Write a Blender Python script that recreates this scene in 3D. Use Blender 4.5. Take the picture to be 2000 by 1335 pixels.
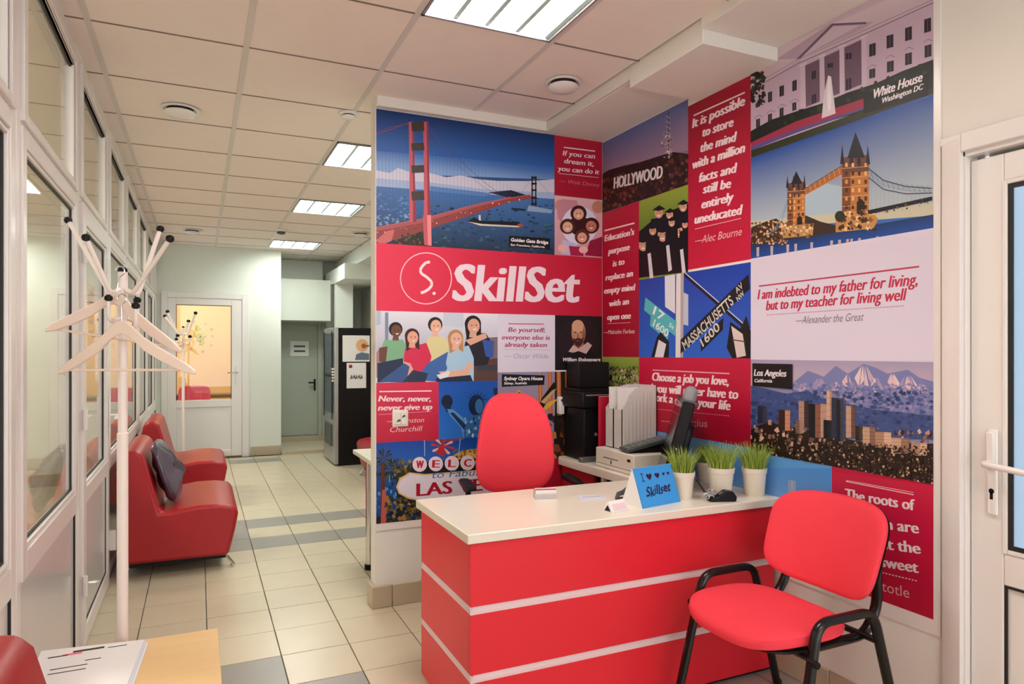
import bpy, bmesh, math, random
from mathutils import Vector, Matrix
from mathutils.geometry import tessellate_polygon
S = bpy.context.scene
COL = S.collection
for o in list(bpy.data.objects): bpy.data.objects.remove(o)
R = math.radians
random.seed(7)

# ------------------------------------------------------------------ camera
F, CX, CY, TH, H = 1334.7, 1000.0, 686.6, 0.429, 1.355
cam = bpy.data.cameras.new('camera'); camo = bpy.data.objects.new('camera', cam); COL.objects.link(camo)
camo.location = (0, 0, H); camo.rotation_euler = (R(90), 0, -TH)
cam.sensor_fit = 'HORIZONTAL'; cam.sensor_width = 36.0
cam.lens = F / 2000 * 36.0
cam.shift_y = (CY - 667.5) / 2000.0
cam.clip_start = 0.05
S.camera = camo
# ------------------------------------------------------------------ light and exposure
S.view_settings.view_transform = 'Standard'
S.view_settings.look = 'None'
S.view_settings.exposure = 1.22
S.view_settings.gamma = 1.0
S.view_settings.use_curve_mapping = False
W = bpy.data.worlds.new('world'); S.world = W; W.use_nodes = True
bgn = W.node_tree.nodes['Background']
bgn.inputs[0].default_value = (0.93, 0.97, 1.0, 1); bgn.inputs[1].default_value = 1.5
LAMP_NEAR = (1.0, 0.86, 0.78); LAMP_FAR = (0.93, 1.0, 0.93)
LAMP_STRENGTH = 13.0
PRINT_K = 1.0

_c, _s = math.cos(TH), math.sin(TH)
def at(u, v, x=None, y=None, z=None, d=None):
    """point of the room seen at a pixel of the 2000x1335 photograph, on a given wall or floor plane"""
    a = (u - CX) / F; b = -(v - CY) / F
    r = Vector((_s + a * _c, _c - a * _s, b))
    if x is not None: t = x / r.x
    elif y is not None: t = y / r.y
    elif z is not None: t = (z - H) / r.z
    else: t = d
    return r * t + Vector((0, 0, H))

# ------------------------------------------------------------------ materials
def lin(c):
    c = c / 255.0
    return c / 12.92 if c <= 0.04045 else ((c + 0.055) / 1.055) ** 2.4
def rgb(h, k=1.0):
    h = h.lstrip('#')
    return tuple(lin(int(h[i:i + 2], 16)) * k for i in (0, 2, 4))
MATS = {}
def mat(name, col, rough=0.5, metal=0.0, bump=0.0, bscale=60.0, vary=0.0, vscale=3.0, spec=0.5, coat=0.0, emit=None, estr=0.0, trans=0.0, stretch=None):
    if name in MATS: return MATS[name]
    if isinstance(col, str): col = rgb(col)
    m = bpy.data.materials.new(name); m.use_nodes = True
    nt = m.node_tree; p = nt.nodes['Principled BSDF']
    p.inputs['Base Color'].default_value = (*col, 1)
    p.inputs['Roughness'].default_value = rough
    p.inputs['Metallic'].default_value = metal
    p.inputs['Specular IOR Level'].default_value = spec
    p.inputs['Coat Weight'].default_value = coat
    p.inputs['Transmission Weight'].default_value = trans
    if emit is not None:
        p.inputs['Emission Color'].default_value = (*emit, 1); p.inputs['Emission Strength'].default_value = estr
    tc = nt.nodes.new('ShaderNodeTexCoord')
    if vary > 0:
        n = nt.nodes.new('ShaderNodeTexNoise'); n.inputs['Scale'].default_value = vscale; n.inputs['Detail'].default_value = 4
        if stretch:
            mp = nt.nodes.new('ShaderNodeMapping'); mp.inputs['Scale'].default_value = stretch
            nt.links.new(tc.outputs['Object'], mp.inputs[0]); nt.links.new(mp.outputs[0], n.inputs['Vector'])
        else: nt.links.new(tc.outputs['Object'], n.inputs['Vector'])
        r = nt.nodes.new('ShaderNodeMapRange'); r.inputs[3].default_value = 1 - vary; r.inputs[4].default_value = 1 + vary
        nt.links.new(n.outputs['Fac'], r.inputs[0])
        mx = nt.nodes.new('ShaderNodeVectorMath'); mx.operation = 'SCALE'
        mx.inputs[0].default_value = col
        nt.links.new(r.outputs[0], mx.inputs['Scale']); nt.links.new(mx.outputs[0], p.inputs['Base Color'])
    if bump > 0:
        n = nt.nodes.new('ShaderNodeTexNoise'); n.inputs['Scale'].default_value = bscale; n.inputs['Detail'].default_value = 3
        nt.links.new(tc.outputs['Object'], n.inputs['Vector'])
        b = nt.nodes.new('ShaderNodeBump'); b.inputs['Strength'].default_value = bump; b.inputs['Distance'].default_value = 0.004
        nt.links.new(n.outputs['Fac'], b.inputs['Height']); nt.links.new(b.outputs[0], p.inputs['Normal'])
    MATS[name] = m
    return m
def glass_mat(name, tint=(0.97, 0.98, 0.97), boost=1.15):
    m = bpy.data.materials.new(name); m.use_nodes = True; nt = m.node_tree
    for n in list(nt.nodes): nt.nodes.remove(n)
    out = nt.nodes.new('ShaderNodeOutputMaterial'); mix = nt.nodes.new('ShaderNodeMixShader')
    tr = nt.nodes.new('ShaderNodeBsdfTransparent'); tr.inputs[0].default_value = (*tint, 1)
    gl = nt.nodes.new('ShaderNodeBsdfGlossy'); gl.inputs['Roughness'].default_value = 0.01
    # Schlick reflectance, the same from both sides of the pane
    ge = nt.nodes.new('ShaderNodeNewGeometry'); dt = nt.nodes.new('ShaderNodeVectorMath'); dt.operation = 'DOT_PRODUCT'
    nt.links.new(ge.outputs['Normal'], dt.inputs[0]); nt.links.new(ge.outputs['Incoming'], dt.inputs[1])
    def mth(op, a, b=None, clamp=False):
        m_ = nt.nodes.new('ShaderNodeMath'); m_.operation = op; m_.use_clamp = clamp
        if hasattr(a, 'links'): nt.links.new(a, m_.inputs[0])
        else: m_.inputs[0].default_value = a
        if b is not None: m_.inputs[1].default_value = b
        return m_.outputs[0]
    ab = mth('ABSOLUTE', dt.outputs['Value']); om = mth('SUBTRACT', 1.0)
    nt.links.new(ab, om.node.inputs[1])
    fac = mth('ADD', mth('MULTIPLY', mth('POWER', om, 5.0), 0.96 * boost), 0.04 * boost, True)
    nt.links.new(fac, mix.inputs[0])
    nt.links.new(tr.outputs[0], mix.inputs[1]); nt.links.new(gl.outputs[0], mix.inputs[2]); nt.links.new(mix.outputs[0], out.inputs[0])
    MATS[name] = m
    return m
def print_mat():
    m = bpy.data.materials.new('printed_film'); m.use_nodes = True; nt = m.node_tree
    p = nt.nodes['Principled BSDF']; a = nt.nodes.new('ShaderNodeAttribute'); a.attribute_name = 'Col'
    nt.links.new(a.outputs['Color'], p.inputs['Base Color'])
    p.inputs['Roughness'].default_value = 0.42; p.inputs['Specular IOR Level'].default_value = 0.35
    return m
M_PRINT = print_mat()
M = dict(
    wall=mat('white_wall_paint', (0.80, 0.765, 0.71), 0.75, bump=0.05, bscale=180, vary=0.02),
    wallfar=mat('white_wall_paint_cool_light', (0.76, 0.79, 0.72), 0.75, bump=0.05, bscale=180, vary=0.02),  # white walls, with the cool light of the far corridor put into the colour
    grey=mat('grey_green_paint', (0.42, 0.45, 0.38), 0.7, vary=0.03),
    plenum=mat('dark_plenum', (0.10, 0.08, 0.07), 0.95),
    ctile=mat('mineral_fibre_tile', (0.86, 0.76, 0.70), 0.9, bump=0.25, bscale=240, vary=0.025, vscale=14),
    cbar=mat('ceiling_grid_metal', (0.66, 0.61, 0.57), 0.45),
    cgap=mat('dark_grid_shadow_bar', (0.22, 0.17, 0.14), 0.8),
    ftile=mat('cream_floor_tile', (0.60, 0.525, 0.39), 0.26, bump=0.05, bscale=25, vary=0.05, vscale=6),
    gtile=mat('grey_floor_tile', (0.29, 0.275, 0.25), 0.3, bump=0.05, bscale=25, vary=0.06, vscale=6),
    btile=mat('beige_plinth_tile', (0.50, 0.41, 0.29), 0.35, vary=0.06, vscale=9),
    grout=mat('grey_grout', (0.13, 0.11, 0.085), 0.9),
    pvc=mat('white_pvc', (0.80, 0.76, 0.74), 0.25, vary=0.01),
    pvcgrey=mat('grey_white_sandwich_panel', (0.70, 0.67, 0.66), 0.16, vary=0.02, vscale=2),
    seal=mat('black_rubber_seal', (0.012, 0.010, 0.010), 0.6),
    redlam=mat('red_laminate', (0.78, 0.016, 0.035), 0.38, vary=0.015),
    stripp=mat('pale_plastic_strip', (0.80, 0.62, 0.64), 0.3),
    worktop=mat('cream_laminate_top', (0.82, 0.78, 0.67), 0.28, vary=0.01),
    redfab=mat('red_woven_fabric', (0.88, 0.045, 0.075), 0.8, bump=0.2, bscale=700, vary=0.03, vscale=5),
    leather=mat('red_leatherette', (0.36, 0.004, 0.010), 0.36, bump=0.18, bscale=220, vary=0.05, vscale=4),
    black=mat('black_plastic', (0.006, 0.005, 0.006), 0.45, spec=0.22),
    blackm=mat('black_painted_steel', (0.005, 0.0045, 0.005), 0.25, spec=0.4),
    chrome=mat('chrome', (0.75, 0.75, 0.74), 0.12, metal=1.0),
    silver=mat('silver_paint', (0.45, 0.45, 0.46), 0.3, metal=0.6),
    whitem=mat('white_coated_metal', (0.83, 0.74, 0.69), 0.3),
    hanger=mat('pale_pink_painted_wood', (0.85, 0.68, 0.58), 0.4),
    wood=mat('light_beech_laminate', (0.82, 0.56, 0.27), 0.32, vary=0.07, vscale=3, stretch=(1.0, 12.0, 1.0)),
    paper=mat('white_paper', (0.82, 0.80, 0.80), 0.6),
    lilac=mat('pale_blue_paper', (0.66, 0.70, 0.85), 0.6),
    pot=mat('cream_pot', (0.82, 0.74, 0.63), 0.4),
    soil=mat('dark_soil', (0.05, 0.035, 0.02), 0.9, bump=0.5),
    grass=mat('green_grass_blade', (0.34, 0.46, 0.07), 0.5, vary=0.3, vscale=60),
    grass2=mat('dark_green_grass_blade', (0.17, 0.28, 0.05), 0.5, vary=0.3, vscale=60),
    boxw=mat('off_white_plastic', (0.76, 0.72, 0.63), 0.4),
    ribbed=mat('pale_grey_plastic', (0.62, 0.60, 0.57), 0.35),
    dgrey=mat('dark_grey_plastic', (0.055, 0.065, 0.068), 0.35),
    cushion=mat('shiny_grey_purple_satin', (0.11, 0.085, 0.125), 0.26, metal=0.5, bump=0.9, bscale=14, vary=0.6, vscale=9),
    cyan=mat('blue_card', (0.06, 0.36, 0.80), 0.4),
    pinkp=mat('pink_plastic', (0.85, 0.10, 0.22), 0.5),
    warmwall=mat('warm_yellow_wall', (0.86, 0.66, 0.38), 0.8),
    wallroom=mat('cream_room_wall', (0.80, 0.74, 0.62), 0.8),
    lampmirror=mat('lamp_reflector', (0.55, 0.75, 0.75), 0.4),
    lime=mat('lime_sticker', (0.55, 0.68, 0.06), 0.6),
    tan=mat('tan_sticker', (0.55, 0.38, 0.22), 0.6),
)
M['glass'] = glass_mat('clear_glass')
M['frost'] = mat('frosted_blue_glass', (0.20, 0.265, 0.33), 0.35, trans=0.85)
def emat(name, col, s):
    m = bpy.data.materials.new(name); m.use_nodes = True; nt = m.node_tree
    for n in list(nt.nodes): nt.nodes.remove(n)
    o = nt.nodes.new('ShaderNodeOutputMaterial'); e = nt.nodes.new('ShaderNodeEmission')
    e.inputs[0].default_value = (*col, 1); e.inputs[1].default_value = s; nt.links.new(e.outputs[0], o.inputs[0])
    return m
M['lampnear'] = emat('lamp_tube_warm', LAMP_NEAR, LAMP_STRENGTH)
M['lampfar'] = emat('lamp_tube_cool', LAMP_FAR, LAMP_STRENGTH)
M['lampaddedwarm'] = emat('added_lamp_yellow', (1.0, 0.80, 0.52), LAMP_STRENGTH)
M['lampadded'] = emat('added_lamp_office', (1.0, 0.93, 0.80), 22.0)

# ------------------------------------------------------------------ object helpers
def tag(o, label=None, cat=None, group=None, kind=None):
    if label: o['label'] = label
    if cat: o['category'] = cat
    if group: o['group'] = group
    if kind: o['kind'] = kind
    return o
def thing(name, label, cat, loc=(0, 0, 0), rotz=0.0, group=None):
    o = bpy.data.objects.new(name, None); COL.objects.link(o)
    o.empty_display_size = 0.1
    o.location = loc; o.rotation_euler = (0, 0, rotz)
    return tag(o, label, cat, group)
def origin(o):
    p = Vector((0, 0, 0))
    while o is not None: p = p + o.location; o = o.parent
    return p
class MB:
    def __init__(s): s.v = []; s.f = []
    def add(s, vs, fs):
        b = len(s.v); s.v += [Vector(q) for q in vs]; s.f += [tuple(b + i for i in q) for q in fs]; return s
    def box(s, x0, x1, y0, y1, z0, z1):
        x0, x1 = sorted((x0, x1)); y0, y1 = sorted((y0, y1)); z0, z1 = sorted((z0, z1))
        return s.add([(x0, y0, z0), (x1, y0, z0), (x1, y1, z0), (x0, y1, z0), (x0, y0, z1), (x1, y0, z1), (x1, y1, z1), (x0, y1, z1)],
                     [(0, 3, 2, 1), (4, 5, 6, 7), (0, 1, 5, 4), (1, 2, 6, 5), (2, 3, 7, 6), (3, 0, 4, 7)])
    def tube(s, pts, r, n=10, caps=True, flat=1.0):
        pts = [Vector(p) for p in pts]; rs = r if isinstance(r, (list, tuple)) else [r] * len(pts)
        b = len(s.v); up = None
        for i, p in enumerate(pts):
            t = (pts[min(i + 1, len(pts) - 1)] - pts[max(i - 1, 0)]).normalized()
            if up is None:
                up = Vector((0, 0, 1)) if abs(t.z) < 0.9 else Vector((1, 0, 0))
            a = t.cross(up).normalized(); up = a.cross(t).normalized()
            for k in range(n):
                th = 2 * math.pi * k / n
                s.v.append(p + a * math.cos(th) * rs[i] * flat + up * math.sin(th) * rs[i])
        for i in range(len(pts) - 1):
            for k in range(n):
                s.f.append((b + i * n + k, b + i * n + (k + 1) % n, b + (i + 1) * n + (k + 1) % n, b + (i + 1) * n + k))
        if caps:
            s.f.append(tuple(b + k for k in range(n))[::-1]); s.f.append(tuple(b + (len(pts) - 1) * n + k for k in range(n)))
        return s
    def lathe(s, prof, c=(0, 0, 0), n=24, axis='z'):
        b = len(s.v); c = Vector(c)
        for r, h in prof:
            for k in range(n):
                th = 2 * math.pi * k / n; q = (r * math.cos(th), r * math.sin(th), h)
                if axis == 'x': q = (h, q[0], q[1])
                elif axis == 'y': q = (q[0], h, q[1])
                s.v.append(c + Vector(q))
        for i in range(len(prof) - 1):
            for k in range(n):
                s.f.append((b + i * n + k, b + i * n + (k + 1) % n, b + (i + 1) * n + (k + 1) % n, b + (i + 1) * n + k))
        s.f.append(tuple(b + k for k in range(n))[::-1]); s.f.append(tuple(b + (len(prof) - 1) * n + k for k in range(n)))
        return s
    def prism(s, poly, a0, a1, axis='y'):
        """poly: 2D points in the plane across axis"""
        n = len(poly); b = len(s.v)
        for a in (a0, a1):
            for p, q in poly:
                s.v.append(Vector({'y': (p, a, q), 'x': (a, p, q), 'z': (p, q, a)}[axis]))
        s.f.append(tuple(b + i for i in range(n))[::-1]); s.f.append(tuple(b + n + i for i in range(n)))
        for i in range(n): s.f.append((b + i, b + (i + 1) % n, b + n + (i + 1) % n, b + n + i))
        return s
    def pad(s, w, h, t, mapf, e=3.2, n=40, rings=7):
        """cushion pad, superellipse outline w x h and thickness t, bent by mapf"""
        b = len(s.v)
        prof = []
        for i in range(rings + 1):
            a = math.pi / 2 * i / rings
            prof.append((1 - 0.14 * (1 - math.sin(a)) if False else 1.0, 0))
        lay = []
        for i in range(5):
            a = math.pi * (i / 4.0) - math.pi / 2
            lay.append((1 - 0.05 * (1 - math.cos(a)), math.sin(a) * t * 0.35))
        inner = [0.86, 0.68, 0.48, 0.26]
        bot = [(k, -t * 0.35 - (t * 0.15) * (1 - k)) for k in reversed(inner)]
        top = [(k, t * 0.35 + t * 0.28 * (1 - k ** 2)) for k in inner]
        for k, z in bot + lay + top:
            for j in range(n):
                th = 2 * math.pi * j / n; cx, sy = math.cos(th), math.sin(th)
                x = math.copysign(abs(cx) ** (2 / e), cx) * w / 2 * k; y = math.copysign(abs(sy) ** (2 / e), sy) * h / 2 * k
                s.v.append(Vector(mapf(x, y, z)))
        L = len(bot + lay + top)
        for i in range(L - 1):
            for j in range(n):
                s.f.append((b + i * n + j, b + i * n + (j + 1) % n, b + (i + 1) * n + (j + 1) % n, b + (i + 1) * n + j))
        s.f.append(tuple(b + j for j in range(n))[::-1]); s.f.append(tuple(b + (L - 1) * n + j for j in range(n)))
        return s
    def xform(s, m, start=0):
        for i in range(start, len(s.v)): s.v[i] = m @ s.v[i]
        return s
    def build(s, name, m, parent=None, smooth=False, bevel=0.0, local=False, label=None, kind=None, seg=2, ang=35):
        me = bpy.data.meshes.new(name)
        o = bpy.data.objects.new(name, me); COL.objects.link(o)
        off = Vector((0, 0, 0))
        if parent is not None:
            o.parent = parent
            if not local: off = origin(parent)
        me.from_pydata([v - off for v in s.v], [], s.f)
        bm = bmesh.new(); bm.from_mesh(me); bmesh.ops.recalc_face_normals(bm, faces=bm.faces); bm.to_mesh(me); bm.free()
        me.materials.append(m)
        if bevel > 0:
            md = o.modifiers.new('bevel', 'BEVEL'); md.width = bevel; md.segments = seg; md.limit_method = 'ANGLE'; md.angle_limit = R(30)
            md.harden_normals = False
        if smooth or bevel > 0:
            me.polygons.foreach_set('use_smooth', [True] * len(me.polygons))
            me.set_sharp_from_angle(angle=R(ang if bevel == 0 else 60))
        if label: o['label'] = label
        if kind: o['kind'] = kind
        return o
def box(*a): return MB().box(*a)
def dup(root, loc, rotz=None, label=None, group=None):
    r = root.copy(); COL.objects.link(r); r.location = loc
    if rotz is not None: r.rotation_euler = (0, 0, rotz)
    if label: r['label'] = label
    if group: r['group'] = group
    for ch in list(root.children):
        c = ch.copy(); COL.objects.link(c); c.parent = r
        for g in list(ch.children):
            d = g.copy(); COL.objects.link(d); d.parent = c
    return r
def arc(c, r, a0, a1, n, plane='xz'):
    out = []
    for i in range(n + 1):
        a = R(a0 + (a1 - a0) * i / n); p, q = r * math.cos(a), r * math.sin(a)
        out.append({'xz': (c[0] + p, c[1], c[2] + q), 'xy': (c[0] + p, c[1] + q, c[2]), 'yz': (c[0], c[1] + p, c[2] + q)}[plane])
    return out
def rounded(pts, r, n=4):
    """polyline with rounded corners"""
    pts = [Vector(p) for p in pts]; out = [pts[0]]
    for i in range(1, len(pts) - 1):
        a, b, c = pts[i - 1], pts[i], pts[i + 1]
        d1 = (a - b); d2 = (c - b); k = min(r, d1.length * 0.45, d2.length * 0.45)
        p, q = b + d1.normalized() * k, b + d2.normalized() * k
        for j in range(n + 1):
            t = j / n; out.append((1 - t) ** 2 * p + 2 * t * (1 - t) * b + t * t * q)
    return out + [pts[-1]]

# ================================================================== SETTING
XL, XR = -0.49, 2.255          # glazed partition on the left, printed wall on the right
YB, YF = 3.59, 9.50            # printed partition wall, far white wall
ZC = 2.694
def struct(o, label=None): return tag(o, label, None, None, 'structure')

# floor: slab of grout with every tile on it
fl = struct(box(-3.3, 2.40, -2.6, 12.3, -0.06, -0.004).build('floor', M['grout']), 'cream floor tiles with bands of grey tiles')
tile_me = {}
def floor_tile(i, k, m, x0=None, x1=None, y0=None, y1=None):
    a0, a1 = 0.3328 + 0.3 * i, 0.6328 + 0.3 * i; b0, b1 = 3.2024 + 0.3 * k, 3.5024 + 0.3 * k
    if x0 is not None: a0 = max(a0, x0)
    if x1 is not None: a1 = min(a1, x1)
    if y0 is not None: b0 = max(b0, y0)
    if y1 is not None: b1 = min(b1, y1)
    if a1 - a0 < 0.02 or b1 - b0 < 0.02: return
    g = 0.0022; w, d = a1 - a0 - 2 * g, b1 - b0 - 2 * g
    key = (round(w, 3), round(d, 3), m.name)
    if key not in tile_me:
        o = box(-w / 2, w / 2, -d / 2, d / 2, -0.004, 0).build('tile', m, fl, bevel=0.0012, local=True, seg=1); tile_me[key] = o
    else:
        o = tile_me[key].copy(); COL.objects.link(o); o.parent = fl
    o.location = ((a0 + a1) / 2, (b0 + b1) / 2, random.uniform(-0.0003, 0.0003))
for i in range(-3, 7):
    for k in range(-10, 22):
        x0, x1 = 0.3328 + 0.3 * i, 0.6328 + 0.3 * i; y0, y1 = 3.2024 + 0.3 * k, 3.5024 + 0.3 * k
        if x1 > 2.6: continue
        if y0 < 1.15 : continue
        if y1 < YB and y0 > 1.1 and x0 > 0.95 and y0 > 2.3 and x0 > 1.3: pass
        m = M['ftile']
        if k in (6, 8) and i >= -3: m = M['gtile']
        if i == -1 and k in (6, 7, 8): m = M['gtile']
        if k == -1 and i == -1: m = M['gtile']
        if k == -2 and -1 <= i <= 0: m = M['gtile']
        if k == 19 and i in (0, 1): m = M['gtile']
        if k == 19 and i in (-1, -2, -3): m = M['btile']
        if k == -4 and i > 4: m = M['gtile']
        floor_tile(i, k, m, XL if i < 0 else None, XR if i > 4 else None, None, 9.42)
base_slab = box(-0.49, 2.25, -2.5, 1.40, -0.004, -0.0005).build('floor_surface', mat('cream_floor_field', (0.60, 0.53, 0.41), 0.3, vary=0.04), fl)
tag(base_slab, 'plain tiled floor beside the viewpoint')

# ceiling: dark slab, tiles and grid bars
ce = struct(box(-3.3, 2.40, -2.6, 12.3, 2.78, 2.84).build('ceiling', M['plenum']), 'suspended ceiling of pale square tiles in a metal grid')
CXL = [-0.412 + 0.6 * i for i in range(0, 4)]
CYL = [2.6245 + 0.6 * j for j in range(-9, 14)]
def ctile(x0, x1, y0, y1):
    g = 0.010
    o = box(x0 + g, x1 - g, y0 + g * 0.4, y1 - g * 0.4, 2.697, 2.712).build('tile', M['ctile'], ce)
xs = [XL - 0.012] + CXL + [1.845]
lights = {}
def is_light(x0, y0): return abs(x0 - 0.788) < 0.01 and any(abs(y0 - q) < 0.05 for q in (2.0245, 4.4245, 6.2245, 8.6245, -0.3755))
for a, b in zip(xs[:-1], xs[1:]):
    for y0, y1 in zip(CYL[:-1], CYL[1:]):
        if is_light(a, y0): continue
        ctile(a, b, y0, y1)
for x in CXL:
    box(x - 0.012, x + 0.012, -2.5, 10.4, 2.694, 2.700).build('grid_bar', M['cbar'], ce)
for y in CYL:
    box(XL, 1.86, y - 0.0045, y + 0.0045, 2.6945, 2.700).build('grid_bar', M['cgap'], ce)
# ceiling of the strip beside the far right wall and beyond the printed partition
xs2 = [1.845, 2.26]
for y0, y1 in zip(CYL[:-1], CYL[1:]):
    if y0 > 3.6: ctile(1.845, 2.26, y0, y1)

# right wall with door opening
rw = struct(MB().box(XR, XR + 0.12, 1.44, 12.0, 0, 2.80).box(XR, XR + 0.12, 0.42, 1.44, 2.045, 2.80).box(XR, XR + 0.12, -2.6, 0.42, 0, 2.80).build('wall_right', M['wall']), 'white wall right of the corridor, with the white door')
# printed partition wall (back of the reception)
bw = struct(box(0.846, XR, YB, YB + 0.10, 0, 2.80).build('wall_back', M['wall']), 'white partition wall behind the reception counter')
# far wall, with door hole x -.40 .. .56
fw = struct(MB().box(-0.62, -0.385, YF + 0.0, YF + 0.12, 0, 2.8).box(0.525, 0.983, YF, YF + 0.12, 0, 2.8).box(-0.385, 0.525, YF, YF + 0.12, 2.06, 2.8).build('wall_far', M['wallfar']), 'white far wall at the corridor end with a glazed door')
sv = struct(box(0.863, 0.983, YF + 0.12, 12.0, 0, 2.8).build('wall_alcove', M['wallfar']), 'white side wall of the recess at the corridor end')
wr = struct(box(-3.2, 2.3, -2.62, -2.5, 0, 0.35).build('wall_front', M['wall']))
# beams under the ceiling along the right wall
bA = struct(MB().box(1.87, XR, 2.70, YB, 2.640, 2.78).box(1.845, 1.87, 2.70, YB, 2.640, 2.78).build('trim_1', M['wall'], bevel=0.003), 'pale boxed beam under the ceiling along the right wall')
bB = struct(box(1.845, XR, 2.185, 2.70, 2.598, 2.78).build('trim_2', M['wall'], bevel=0.003), 'lower pale box of the beam above the dark red quote')
bC = struct(box(1.835, XR, -2.5, 2.185, 2.655, 2.78).build('trim_3', M['wall'], bevel=0.003), 'pale boxed beam above the white door')
bD = struct(box(0.846, 1.845, YB - 0.045, YB, 2.645, 2.78).build('trim_4', M['wall'], bevel=0.003), 'pale cornice above the suspension bridge picture')
# plinth tiles of the printed partition and of the right wall
def plinth(name, label, faces):
    o = struct(MB().build(name, M['btile']), label) if False else None
def plinth_run(name, label, axis, fixed, a0, a1, th, z1, step, sgn, first=None):
    b = bpy.data.objects.new(name, None); COL.objects.link(b); struct(b, label)
    p = a0
    nxt = first if first else a0 + step
    while p < a1 - 0.01:
        q = min(nxt, a1); nxt = q + step
        g = 0.0015
        mb = MB()
        if axis == 'x': mb.box(p + g, q - g, fixed, fixed + sgn * th, 0.001, z1)
        else: mb.box(fixed, fixed + sgn * th, p + g, q - g, 0.001, z1)
        mb.build('tile', M['btile'], b, bevel=0.002, seg=1)
        p = q
    return b
plinth_run('baseboard_back', 'beige tile plinth under the suspension bridge wall', 'x', YB, 0.826, XR - 0.015, 0.016, 0.115, 0.30, -1, first=0.935)
plinth_run('baseboard_end', 'beige tile plinth on the partition wall end', 'y', 0.846, YB, YB + 0.10, 0.020, 0.115, 0.30, -1)
plinth_run('baseboard_right', 'beige tile plinth below the printed right wall', 'y', XR, 1.47, 2.95, 0.012, 0.105, 0.30, -1, first=1.62)
plinth_run('baseboard_far', 'beige tile plinth of the far white wall', 'x', YF, 0.60, 0.983, 0.012, 0.12, 0.30, -1, first=0.66)
# architrave under the printed board edge

# ------------------------------------------------------------------ left glazed partition (PVC bays)
PT = 0.035                     # half depth of the profiles
def bars(rects, x0, x1):
    mb = MB()
    for (y0, y1, z0, z1) in rects: mb.box(x0, x1, y0, y1, z0, z1)
    return mb
def frame_rects(y0, y1, z0, z1, w, wl=None, wr=None, wt=None, wb=None):
    wl = w if wl is None else wl; wr = w if wr is None else wr; wt = w if wt is None else wt; wb = w if wb is None else wb
    return [(y0, y0 + wl, z0, z1), (y1 - wr, y1, z0, z1), (y0 + wl, y1 - wr, z1 - wt, z1), (y0 + wl, y1 - wr, z0, z0 + wb)]
def pane_set(parent, y0, y1, z0, z1, m=None, X=XL, seal=0.007):
    """black gasket, sloped bead and a pane"""
    bars(frame_rects(y0, y1, z0, z1, seal), X - 0.014, X - 0.006).build('gasket', M['seal'], parent)
    bars(frame_rects(y0 - 0.013, y1 + 0.013, z0 - 0.013, z1 + 0.013, 0.013), X - 0.020, X + 0.004).build('glazing_bead', M['pvc'], parent, bevel=0.003)
    box(X - 0.016, X - 0.011, y0, y1, z0, z1).build('pane', m or M['glass'], parent)
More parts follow.
